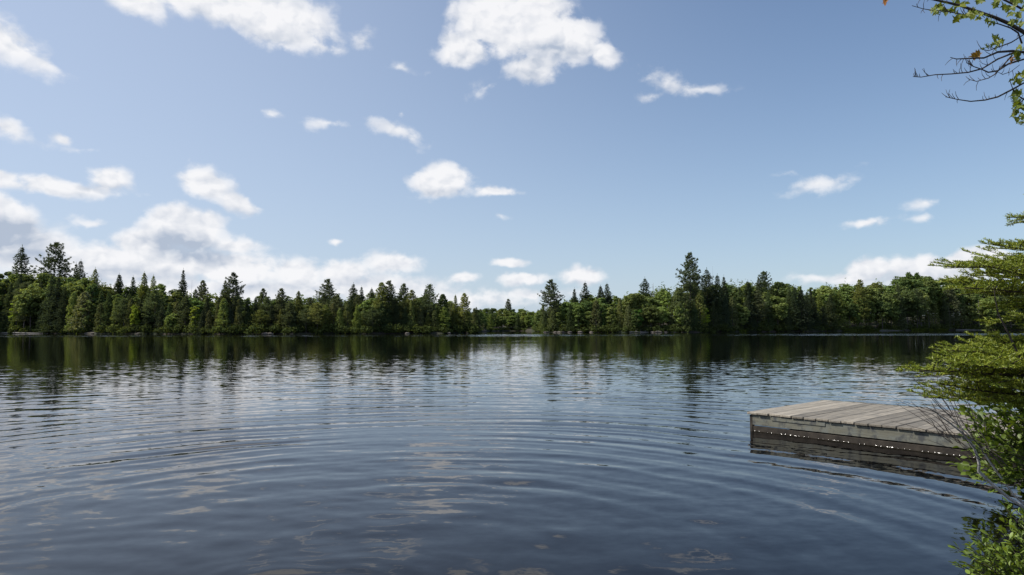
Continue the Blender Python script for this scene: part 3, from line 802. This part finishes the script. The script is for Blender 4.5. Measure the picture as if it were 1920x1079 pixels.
# ------------------------------------------------------------------ wooden swim dock
m, t, out = new_mat('weathered_plank')
tcn = t.node('ShaderNodeTexCoord'); oi = t.node('ShaderNodeObjectInfo')
rnd = oi.outputs['Random']
shift = t.comb(t.math('MULTIPLY', rnd, 37.0), t.math('MULTIPLY', rnd, 11.0), 0)
gp = t.vmath('ADD', t.vmath('MULTIPLY', tcn.outputs['Object'], (40.0, 1.6, 40.0)), shift)
grain = t.noise(gp, 1.0, 6, 0.65)
blot = t.noise(t.vmath('ADD', tcn.outputs['Object'], shift), 3.5, 4, 0.6)
base = t.mix(t.mapr(grain, .3, .7), c4(.15, .128, .098), c4(.42, .37, .29))
base = t.mix(t.mapr(blot, .45, .7, 0, .6), base, c4(.15, .138, .12))
base = t.vmath('SCALE', base, scale=t.mapr(rnd, 0, 1, .58, 1.25))
p = t.node('ShaderNodeBsdfPrincipled'); p.inputs['Roughness'].default_value = .85
t.put(p.inputs['Base Color'], base)
b_ = t.node('ShaderNodeBump'); b_.inputs['Strength'].default_value = .6; b_.inputs['Distance'].default_value = .004
t.put(b_.inputs['Height'], grain); t.l.new(b_.outputs[0], p.inputs['Normal'])
t.l.new(p.outputs[0], out.inputs['Surface']); M_PLANK = m

m, t, out = new_mat('fascia_board')
tcn = t.node('ShaderNodeTexCoord'); ob = tcn.outputs['Object']
grain = t.noise(t.vmath('MULTIPLY', ob, (2.0, 30.0, 45.0)), 1.0, 5, .6)
blot = t.noise(t.vmath('MULTIPLY', ob, (2.2, 2.2, 5.0)), 1.6, 5, .62)
blot2 = t.noise(t.vmath('MULTIPLY', ob, (5.0, 5.0, 4.0)), 1.3, 5, .65)
base = t.mix(t.mapr(grain, .25, .75), c4(.10, .095, .07), c4(.20, .195, .15))
base = t.mix(t.mapr(blot, .46, .62, 0, .65), base, c4(.16, .172, .155))
base = t.mix(t.mapr(blot2, .50, .62, 0, .85), base, c4(.055, .058, .06))
p = t.node('ShaderNodeBsdfPrincipled'); p.inputs['Roughness'].default_value = .8
t.put(p.inputs['Base Color'], base); t.l.new(p.outputs[0], out.inputs['Surface']); M_FASCIA = m
M_WETWOOD = bark_mat('wet_board', c4(.016, .012, .009), c4(.055, .044, .032), 9)

P0 = at(1404, 806, 11.45); P0.z = 0
P1 = at(1771, 851.5, 9.3); P1.z = 0
ax = (P1 - P0); ax.z = 0; ax.normalize()          # along the front edge, towards the bank
ay = Vector((-ax.y, ax.x, 0))                      # away from the camera
DL, DW, DZ = 4.6, 2.75, .315
dock = empty('swim_dock', P0, 'weathered grey plank dock reaching into the lake from the right bank', 'dock')
dock.rotation_euler = (0, 0, math.atan2(ax.y, ax.x))
import bmesh
def box_mesh(name, sx, sy, sz, mat, bev=.006, jit=0.0, seed=0):
    bm = bmesh.new(); bmesh.ops.create_cube(bm, size=1.0)
    for v_ in bm.verts: v_.co = Vector((v_.co.x * sx, v_.co.y * sy, v_.co.z * sz))
    if bev: bmesh.ops.bevel(bm, geom=list(bm.edges), offset=bev, segments=1, affect='EDGES')
    me = bpy.data.meshes.new(name); bm.to_mesh(me); bm.free(); me.materials.append(mat); return me
def dpart(name, cx, cy, cz, sx, sy, sz, mat, bev=.006, rot=(0, 0, 0)):
    o = link(name, box_mesh(name, sx, sy, sz, mat, bev), dock, (cx, cy, cz)); o.rotation_euler = rot; return o
PW, GAP, TH = .182, .009, .036
pm = [box_mesh('plank', PW - d, DW + e, TH, M_PLANK, .006) for d, e in ((0, 0), (.004, .012), (.002, -.008))]
nP = int(DL / (PW + GAP))
for i in range(nP):
    o = link('plank', pm[i % 3], dock, (-.03 + PW / 2 + i * (PW + GAP), DW / 2 + random.uniform(-.006, .006), DZ - TH / 2 + random.uniform(-.003, .004)))
    o.rotation_euler = (random.uniform(-.002, .002), random.uniform(-.012, .012), random.uniform(-.004, .004))
top = DZ - TH - .004
dpart('fascia_board', DL / 2 + .02, .055, top - .085, DL, .045, .165, M_FASCIA)
dpart('splice_board', .82, .027, top - .036, .86, .010, .066, M_FASCIA, .003)
dpart('lower_board', DL / 2 + .035, .066, top - .175 - .085, DL - .02, .05, .155, M_WETWOOD, .008)
dpart('fascia_board', DL / 2 + .02, DW - .055, top - .085, DL, .045, .165, M_FASCIA)
dpart('lower_board', DL / 2 + .035, DW - .066, top - .175 - .085, DL - .02, .05, .155, M_WETWOOD, .008)
dpart('end_board', .022, DW / 2, top - .09, .04, DW - .17, .17, M_FASCIA)
dpart('corner_post', .028, .060, .10, .052, .062, .33, M_WETWOOD)
dpart('corner_post', .028, DW - .060, .10, .052, .062, .33, M_WETWOOD)
for f in (.33, .66): dpart('joist', DL / 2, DW * f, top - .08, DL - .1, .045, .15, M_WETWOOD)
for fx in (.25, .75):
    for fy in (.25, .75): dpart('float_block', DL * fx, DW * fy, -.02, 1.1, .8, .25, M_WETWOOD, .03)

# where the water clings to the boards it curls up in a thin lip that catches the sun
mb = MB(); nS = 420; V = []; F = []; rl = random.Random(3)
prof = [(0.0, 0.009), (-.002, .0055), (-.006, .0025), (-.012, .0007), (-.03, -.004)]
ph = [rl.uniform(0, 6.28) for _ in range(6)]
for i in range(nS + 1):
    x = .06 + (DL - .1) * i / nS
    wob = 1 + .5 * math.sin(x * 9 + ph[0]) + .5 * math.sin(x * 31 + ph[1]) + .6 * math.sin(x * 83 + ph[2])
    tilt_ = .006 * math.sin(x * 140 + ph[3]) + .004 * math.sin(x * 57 + ph[4])
    for (yy, zz) in prof: V.append((x + tilt_ * zz * 40, .040 + yy * (1 + .25 * wob), zz * min(1.5, max(.5, wob)) + .003))
k = len(prof)
for i in range(nS):
    for j in range(k - 1): F.append((i * k + j, i * k + j + 1, (i + 1) * k + j + 1, (i + 1) * k + j))
m, t, out = new_mat('wet_lip')
p = t.node('ShaderNodeBsdfPrincipled'); p.inputs['Base Color'].default_value = (.01, .0085, .0055, 1); p.inputs['Roughness'].default_value = .13; p.inputs['IOR'].default_value = 1.333
t.l.new(p.outputs[0], out.inputs['Surface'])
lip = link('water_lip', np_mesh('water_lip', V, F, m, True), water)
lip.location = P0; lip.rotation_euler = dock.rotation_euler

# ------------------------------------------------------------------ balsam fir at the right edge
def bough_mesh(seed, L):
    r = np.random.default_rng(seed); wood = MB(); nd = MB()
    segs = []
    def axis_curve(p0, d, length, n, lift):
        pts = [np.array(p0, float)]; d = np.array(d, float)
        for i in range(n):
            d = unit(d + np.array([0, 0, lift]) + r.normal(0, .05, 3) * np.array([1, 1, .6])); pts.append(pts[-1] + d * length / n)
        return pts
    main = axis_curve((0, 0, 0), (1, 0, -.12), L, 10, .025)
    wood.tube([tuple(p) for p in main], np.linspace(.011, .0025, 11) * (L / 1.3 + .2), 5, cap=False)
    segs.append((main, .16))
    s = .14
    while s < .985:
        i = min(9, int(s * 10)); p = main[i] + (main[i + 1] - main[i]) * (s * 10 - i); d0 = unit(main[i + 1] - main[i])
        for sg in (-1, 1):
            l2 = (L * .40 * (1 - s) ** .75 + .07) * r.uniform(.7, 1.2)
            d = unit(d0 * .62 + np.array([-d0[1], d0[0], 0]) * sg * .8 + np.array([0, 0, r.normal(.05, .11)]))
            sub = axis_curve(p, d, l2, 5, .03); segs.append((sub, .0))
            wood.tube([tuple(q) for q in sub], np.linspace(.0045, .0018, 6), 4, cap=False)
            k = .3
            while k < .95:
                j = min(4, int(k * 5)); pp = sub[j] + (sub[j + 1] - sub[j]) * (k * 5 - j); dd = unit(sub[j + 1] - sub[j])
                for sg2 in (-1, 1):
                    l3 = (l2 * .42 * (1 - k) + .045) * r.uniform(.7, 1.15)
                    d3 = unit(dd * .7 + np.array([-dd[1], dd[0], 0]) * sg2 * .75 + np.array([0, 0, r.normal(.05, .12)]))
                    segs.append((axis_curve(pp, d3, l3, 3, .03), 0.0))
                k += .10 / l2 if l2 > .1 else .5
        s += .085 / L * r.uniform(.8, 1.2)
    for pts, start in segs:
        for a, b in zip(pts[:-1], pts[1:]):
            v = b - a; ln = np.linalg.norm(v)
            if ln < 1e-6: continue
            v = v / ln; n = max(5, int(ln / .0032))
            f = r.uniform(0, 1, (n, 1)); C0 = a + (b - a) * f
            sd = unit(np.cross(v, [0, 0, 1.0])); up = np.cross(sd, v)
            an = r.uniform(-.25, math.pi + .25, n)
            rad = np.cos(an)[:, None] * sd + np.abs(np.sin(an))[:, None] * up * .75
            ax_ = unit(rad + v * .75)
            nl = r.uniform(.010, .016, n)
            nd.leaves(C0 + ax_ * nl[:, None], nl, .0031, up=.7, axis=ax_ * 6, rng=r)
    return wood.mesh('bough', M_TWIG, True), nd.mesh('needles', M_NEEDLE)
BOUGH = [(L, bough_mesh(600 + i, L)) for i, L in enumerate((.75, 1.1, 1.5, 1.45, 1.05))]
TRX, TRY = 4.75, 5.5
fir = empty('young_fir', (TRX, TRY, .28), 'young yellow-green fir reaching in from the right edge above the dock', 'tree')
tb = MB(); tb.tube([(0, 0, 0), (.02, 0, 1), (-.01, .02, 2), (0, 0, 3), (0, 0, 3.75)], [.055, .048, .036, .02, .006], 6)
link('trunk', tb.mesh('trunk', M_TWIG, True), fir)
def add_bough(tip, zdrop=.0):
    tip = Vector(tip) - Vector((TRX, TRY, .28)); horiz = math.hypot(tip.x, tip.y)
    z0 = tip.z - zdrop; base = Vector((0, 0, z0)); d = tip - base; L = d.length
    Lp, (wm, nm) = min(BOUGH, key=lambda q: abs(q[0] - L) + random.uniform(0, .12))
    o = link('bough', wm, fir, base); s = L / Lp; o.scale = (s, s * 1.0, s)
    yaw = math.atan2(d.y, d.x); pit = math.asin(max(-1, min(1, d.z / L)))
    o.rotation_euler = (random.uniform(-.25, .25), -pit, yaw)
    nn = link('needles', nm, o)
    return o
VIS = [(1850, 460, 5.35, .05), (1766, 505, 5.25, -.08), (1782, 520, 5.6, -.04), (1800, 545, 5.1, -.02), (1905, 392, 5.4, .05), (1835, 500, 5.0, .02), (1870, 560, 5.5, 0), (1850, 590, 5.8, 0), (1880, 480, 5.8, 0),
       (1712, 701, 5.1, .0), (1765, 661, 5.35, .0), (1803, 652, 5.6, .0), (1842, 632, 5.7, .03), (1772, 686, 5.0, .02), (1725, 748, 5.3, .02), (1752, 722, 5.5, .05), (1800, 715, 5.0, .1), (1815, 690, 4.9, .05), (1850, 670, 5.2, .05)]
for u, v, D, zd in VIS: add_bough(at(u, v, D), zd)
for i in range(12):
    z = random.uniform(.7, 3.3); L = 1.6 * (1 - z / 4.2); a = random.uniform(-1.75, 1.75)
    add_bough((TRX + L * math.cos(a), TRY + L * math.sin(a), .28 + z + .05), .03)
for i in range(7):
    z = 3.0 + .1 * i; L = .16 + .07 * (6 - i); a = i * 2.4
    add_bough((TRX + L * math.cos(a), TRY + L * math.sin(a), .28 + z + .1), .03)

# ------------------------------------------------------------------ shrubs
def leaf_mesh(name, L, W, mat, fold=.25, prof=None):
    prof = prof or [(0, .06), (.25, .62), (.55, 1.0), (.8, .72), (1.0, .05)]
    V = []; F = []
    for f, w in prof:
        x = L * f; z = -.18 * L * f * f
        V += [(x, -W * w, z + fold * W * w), (x, 0, z), (x, W * w, z + fold * W * w)]
    for i in range(len(prof) - 1):
        for k in (0, 1): F.append((i * 3 + k, (i + 1) * 3 + k, (i + 1) * 3 + k + 1, i * 3 + k + 1))
    return np_mesh(name, V, F, mat, True)
def orient(d, roll=0.0):
    d = Vector(d).normalized(); q = d.to_track_quat('X', 'Z'); return q @ Quaternion((1, 0, 0), roll)
def bez(p0, p1, p2, n=8):
    p0, p1, p2 = Vector(p0), Vector(p1), Vector(p2)
    return [p0 * (1 - f) ** 2 + p1 * 2 * f * (1 - f) + p2 * f * f for f in [i / n for i in range(n + 1)]]
def sprig_positions(path, n, start=.35):
    res = []
    for i in range(n):
        f = start + (1 - start) * (i + random.random() * .6) / n; f = min(f, .999)
        k = f * (len(path) - 1); j = int(k); p = path[j].lerp(path[j + 1], k - j); d = (path[j + 1] - path[j]).normalized()
        res.append((p, d))
    return res
def leaf_dir(d, spread=.9):
    r = Vector((random.gauss(0, 1), random.gauss(0, 1), random.gauss(.35, .6)))
    return (d * .8 + r.normalized() * spread).normalized()

def build_shrub(root, stems, leaf_meshes, n_leaf, colors, max_obj, leaf_scale=(.7, 1.2), start=.35, stem_r=.006, stem_mat=M_TWIG):
    """stems: list of world paths. Leaves up to max_obj are parts, the rest one joined foliage part."""
    rb = Vector(root.location); allp = []
    for path in stems:
        sb = MB(); sb.tube([p - rb for p in path], list(np.linspace(stem_r, .0018, len(path))), 5, cap=False)
        so = link('stem', sb.mesh('stem', stem_mat, True), root)
        for p, d in sprig_positions(path, n_leaf, start): allp.append((so, p - rb, leaf_dir(d)))
        allp.append((so, path[-1] - rb, (path[-1] - path[-2]).normalized()))
    random.shuffle(allp)
    # the leaves nearest to the camera are parts of their own
    allp.sort(key=lambda q: (q[1] + rb).y)
    for so, p, d in allp[:max_obj]:
        o = link('leaf', random.choice(leaf_meshes), so, p)
        o.rotation_mode = 'QUATERNION'; o.rotation_quaternion = orient(d, random.uniform(-.9, .9))
        s = random.uniform(*leaf_scale); o.scale = (s, s, s)
        c = random.choice(colors); k = random.uniform(.75, 1.25); o.color = (c[0] * k, c[1] * k, c[2] * k, 1)
    rest = allp[max_obj:]
    if rest:
        me0 = leaf_meshes[0]
        v0 = np.array([v.co[:] for v in me0.vertices]); f0 = np.array([list(q.vertices) for q in me0.polygons])
        mb = MB()
        for so, p, d in rest:
            rot = np.array(orient(d, random.uniform(-.9, .9)).to_matrix()); mb.add(v0 * random.uniform(*leaf_scale) @ rot.T + np.array(p), f0)
        o = link('foliage', mb.mesh('foliage', M_LEAF, True), root); o['kind'] = 'stuff'; c = colors[0]; o.color = (*c, 1)

G1, G2, G3 = (.13, .19, .026), (.19, .26, .04), (.085, .13, .022)
# low bush with narrow leaves in the lower right corner
gale_leaf = [leaf_mesh('leaf', .050, .0085, M_LEAF, .3, [(0, .15), (.3, .55), (.65, 1.0), (.88, .8), (1.0, .1)]), leaf_mesh('leaf', .058, .0105, M_LEAF, .2, [(0, .15), (.3, .6), (.6, 1.0), (.85, .8), (1.0, .1)])]
gale = empty('low_shrub', (3.25, 4.05, .12), 'low bush of narrow bright leaves in the lower right corner', 'shrub')
stems = []
for i in range(85):
    u = random.uniform(1792, 1955); lim = 955 + max(0, (1875 - u)) * .75
    v = random.uniform(lim if u < 1880 else 935, 1100)
    if u < 1830: v = max(v, 1000)
    tip = at(u, v, random.uniform(3.75, 4.3)); base = Vector((3.25 + random.uniform(-.15, .2), 4.05 + random.uniform(-.2, .2), .12))
    stems.append(bez(base, base.lerp(tip, .55) + Vector((-.02, 0, -.06)), tip))
build_shrub(gale, stems, gale_leaf, 19, [G1, G2, G2], 300, (.75, 1.15), .4, .004)
# taller broad-leaved bush below the fir
br_leaf = [leaf_mesh('leaf', .074, .022, M_LEAF, .25), leaf_mesh('leaf', .062, .018, M_LEAF, .35)]
bush = empty('leafy_shrub', (5.45, 6.9, .18), 'leafy bush with bare twigs between the fir boughs and the water', 'shrub')
stems = []
for i in range(120):
    v = random.uniform(650, 935)
    left = np.interp(v, [660, 700, 760, 800, 850, 890, 935], [1860, 1840, 1800, 1790, 1782, 1800, 1885])
    u = left + abs(random.gauss(0, 75)); u = min(u, 1990)
    tip = at(u, v, random.uniform(6.4, 7.4)); base = Vector((5.45 + random.uniform(-.25, .35), 6.9 + random.uniform(-.3, .3), .15))
    stems.append(bez(base, base.lerp(tip, .5) + Vector((.05, 0, .10)), tip))
build_shrub(bush, stems, br_leaf, 18, [G1, G2, G3, G3], 300, (.7, 1.25), .38, .006)
def part_tube(parent, name, pix, depth0, depth1, r0, r1, mat, sides=5):
    n = len(pix); pts = [at(u, v, depth0 + (depth1 - depth0) * i / (n - 1)) - parent.location for i, (u, v) in enumerate(pix)]
    b = MB(); b.tube(pts, list(np.linspace(r0, r1, n)), sides, cap=False); return link(name, b.mesh(name, mat, True), parent)
o = part_tube(bush, 'bare_branch', [(1960, 985), (1920, 951), (1894, 936), (1863, 911), (1835, 884), (1836, 871), (1833, 858), (1826, 840), (1818, 828), (1804, 812), (1783, 795), (1765, 782), (1752, 771), (1737, 764)], 6.5, 6.2, .017, .005, M_PALEBARK, 6)
o['label'] = 'pale grey bare branch bending up from the waterline'
part_tube(bush, 'bare_branch', [(1960, 985), (1920, 945), (1900, 928), (1887, 910), (1857, 869), (1835, 835), (1800, 800), (1765, 765), (1740, 735)], 6.6, 6.4, .012, .0035, M_PALEBARK, 6)
o = part_tube(bush, 'dead_stem', [(1945, 800), (1925, 715), (1916, 680), (1900, 645), (1884, 612), (1872, 590), (1866, 560), (1862, 530)], 5.2, 5.1, .011, .0025, M_TWIG, 6)
for i in range(46):
    u0 = random.uniform(1775, 1890); v0 = 815 + (u0 - 1800) * .6 + random.uniform(-45, 30)
    ln = random.uniform(45, 125); an = R(random.uniform(15, 70))
    u1 = u0 - ln * math.cos(an); v1 = v0 - ln * math.sin(an); D = random.uniform(6.0, 6.6)
    pix = [(u0, v0), (u0 * .66 + u1 * .34 + random.uniform(-5, 5), v0 * .66 + v1 * .34 + random.uniform(-4, 6)), (u0 * .33 + u1 * .67 + random.uniform(-4, 4), v0 * .33 + v1 * .67 + random.uniform(-3, 5)), (u1, v1)]
    part_tube(bush, 'twig', pix, D, D + random.uniform(-.2, .2), .0034, .0014, M_TWIG, 4)

# ------------------------------------------------------------------ maple branches, upper right
M_MLEAF = M_LEAF
def maple_leaf(seed):
    r = random.Random(seed)
    half = [(0, 0), (.06, .20), (.02, .46), (.26, .34), (.34, .40), (.40, .70), (.52, .40), (.58, .26), (.74, .24), (1.0, 0)]
    pts = [(x, y) for x, y in half] + [(x, -y) for x, y in half[-2:0:-1]]
    S = .043; V = [(S * .42, 0, 0)]
    for x, y in pts: V.append((x * S, y * S * r.uniform(.85, 1.1), S * (.22 * abs(y) - .22 * x * x) + r.uniform(-.002, .002)))
    F = [(0, i + 1, (i + 1) % len(pts) + 1) for i in range(len(pts))]
    return np_mesh('leaf', V, F, M_MLEAF, False)
mleaf = [maple_leaf(i) for i in range(3)]
MTX, MTY = 5.2, 4.7
mp_ = empty('maple_sapling', (MTX, MTY, .3), 'maple with half-bare twigs reaching in at the upper right corner', 'tree')
tb = MB(); tb.tube([(0, 0, 0), (-.03, .02, 1.3), (-.12, 0, 2.6), (-.16, .02, 4.2), (-.1, 0, 5.6)], [.09, .08, .065, .045, .02], 6)
trunk_o = link('trunk', tb.mesh('trunk', M_PALEBARK if False else M_TWIG, True), mp_)
def mbranch(pix, r0, r1, D0=4.5, D1=4.3, join=True, label=None):
    pts = [at(u, v, D0 + (D1 - D0) * i / (len(pix) - 1)) for i, (u, v) in enumerate(pix)]
    rad = list(np.linspace(r0, r1, len(pts)))
    if join:
        a = pts[0]; t0 = Vector((MTX - .12, MTY, max(2.4, a.z - .55))); pts = [t0, t0.lerp(a, .5) + Vector((0, 0, -.05))] + pts; rad = [r0 * 1.5, r0 * 1.2] + rad
    b = MB(); b.tube([p - mp_.location for p in pts], rad, 6, cap=False)
    return link('branch', b.mesh('branch', M_TWIG, True), mp_), pts
def side_twigs(pts, n, lo=.02, hi=.07, parent=None):
    b = MB()
    for i in range(n):
        k = random.uniform(.15, .98) * (len(pts) - 1); j = min(int(k), len(pts) - 2); p = pts[j].lerp(pts[j + 1], k - j)
        d = (pts[j + 1] - pts[j]).normalized(); up = random.choice((1, 1, -1))
        L = random.uniform(lo, hi); e = p + (d * .5 + Vector((random.uniform(-.4, .4), random.uniform(-.5, .5), up * random.uniform(.6, 1.1)))).normalized() * L
        b.tube([p - mp_.location, p.lerp(e, .5) + d * L * .12 - mp_.location, e - mp_.location], [.0019, .0016, .0010], 4, cap=False)
    link('twig', b.mesh('twig', M_TWIG), parent)['kind'] = 'stuff'
BR = {}
def add_br(key, pix, r0, r1, ntw, D0=4.5, D1=4.3, join=True):
    o, pts = mbranch(pix, r0, r1, D0, D1, join); BR[key] = o
    if ntw: side_twigs(pts[2:] if join else pts, ntw, parent=o)
add_br('A', [(1925, 64), (1893, 45), (1865, 33), (1833, 22), (1798, 10), (1753, 0), (1715, -9), (1670, -14), (1655, -10)], .013, .003, 10)
add_br('A2', [(1835, 23), (1809, 28), (1776, 22), (1744, 19), (1731, 17), (1710, 11)], .004, .0018, 9, 4.42, 4.3, False)
add_br('A3', [(1925, 22), (1905, 11), (1882, 0), (1850, -14)], .008, .004, 4)
add_br('A4', [(1916, 82), (1909, 62), (1895, 53), (1875, 46), (1855, 41), (1845, 38)], .006, .002, 5, 4.55, 4.4, False)
add_br('B', [(1925, 99), (1898, 96), (1871, 98), (1845, 109), (1816, 110), (1793, 111), (1782, 108)], .009, .002, 9)
add_br('C', [(1899, 100), (1871, 111), (1842, 129), (1816, 136), (1784, 139), (1753, 140.5), (1727, 145), (1712, 144)], .006, .002, 20, 4.5, 4.2, False)
add_br('D', [(1925, 110), (1891, 120), (1871, 133), (1853, 136), (1840, 130), (1825, 125), (1812, 118)], .007, .002, 12)
add_br('D2', [(1898, 104), (1880, 124), (1865, 140), (1853, 147), (1831, 153), (1816, 149)], .005, .0018, 8, 4.45, 4.5, False)
add_br('D3', [(1885, 121), (1870, 135), (1880, 140), (1895, 135), (1912, 122)], .003, .0016, 4, 4.45, 4.5, False)
add_br('E', [(1925, 153), (1902, 166), (1871, 182), (1847, 188), (1820, 190.5), (1796, 187), (1773, 182)], .007, .002, 12)
add_br('F', [(1925, 62), (1896, 80), (1871, 89), (1853, 95.5), (1838, 92)], .005, .002, 6)
add_br('G', [(1925, 190), (1912, 182), (1900, 170), (1893, 150)], .005, .0018, 4)
add_br('H', [(1940, 160), (1920, 185), (1905, 205), (1898, 215)], .005, .002, 2)
LV = {'A': [(600,60),(625,110),(650,40),(690,85),(745,95),(795,75),(800,140),(825,35),(885,100),(905,150),(920,115),(960,15),(985,165),(1020,150),(1080,195),(1060,185),(745,10),(860,150)],
      'A3': [(1100,30),(1130,10),(1200,70),(1245,72),(1240,140),(1310,118),(1260,180),(1330,185),(1290,20),(1240,10),(1330,30)],
      'F': [(1030,400),(1095,375),(1150,345),(1100,320),(1115,380)], 'B': [(945,455),(982,455),(1330,400),(1300,460),(1345,430)],
      'D': [(1250,520),(1300,490),(1280,470)], 'H': [(1300,680),(1340,650),(1280,700),(1320,640),(1280,800),(1255,825),(1300,790),(1270,890),(1310,880),(1335,910),(1275,945),(1310,970),(1345,1000),(1300,930),(1290,985)]}
for key, lst in LV.items():
    for j, (zx, zy) in enumerate(lst):
        for rep in range(3):
            u, v = 1620 + zx / 4.497 + random.uniform(-6, 6) * min(rep, 1), zy / 4.497 - 4 + random.uniform(-5, 5) * min(rep, 1)
            P = at(u, v, random.uniform(4.25, 4.6)) - mp_.location
            o = link('leaf', random.choice(mleaf), BR[key], P)
            o.rotation_mode = 'QUATERNION'
            d = Vector((random.gauss(-.3, .6), random.gauss(-.2, .6), random.gauss(-.65, .35)))
            o.rotation_quaternion = orient(d, random.uniform(-1.3, 1.3)); s = random.uniform(.75, 1.25); o.scale = (s, s, s)
            c = random.choice([(.15, .19, .022), (.19, .22, .025), (.11, .15, .02)])
            if key == 'B' and j < 2: c = (.30, .17, .03)
            if key == 'D' and j == 0: c = (.20, .10, .03)
            o.color = (*c, 1)
o = link('leaf', mleaf[0], BR['A'], at(1658, -1, 4.3) - mp_.location); o.rotation_euler = (.3, 1.2, .5); o.color = (.35, .14, .03, 1)
print('TREES', n_trees)
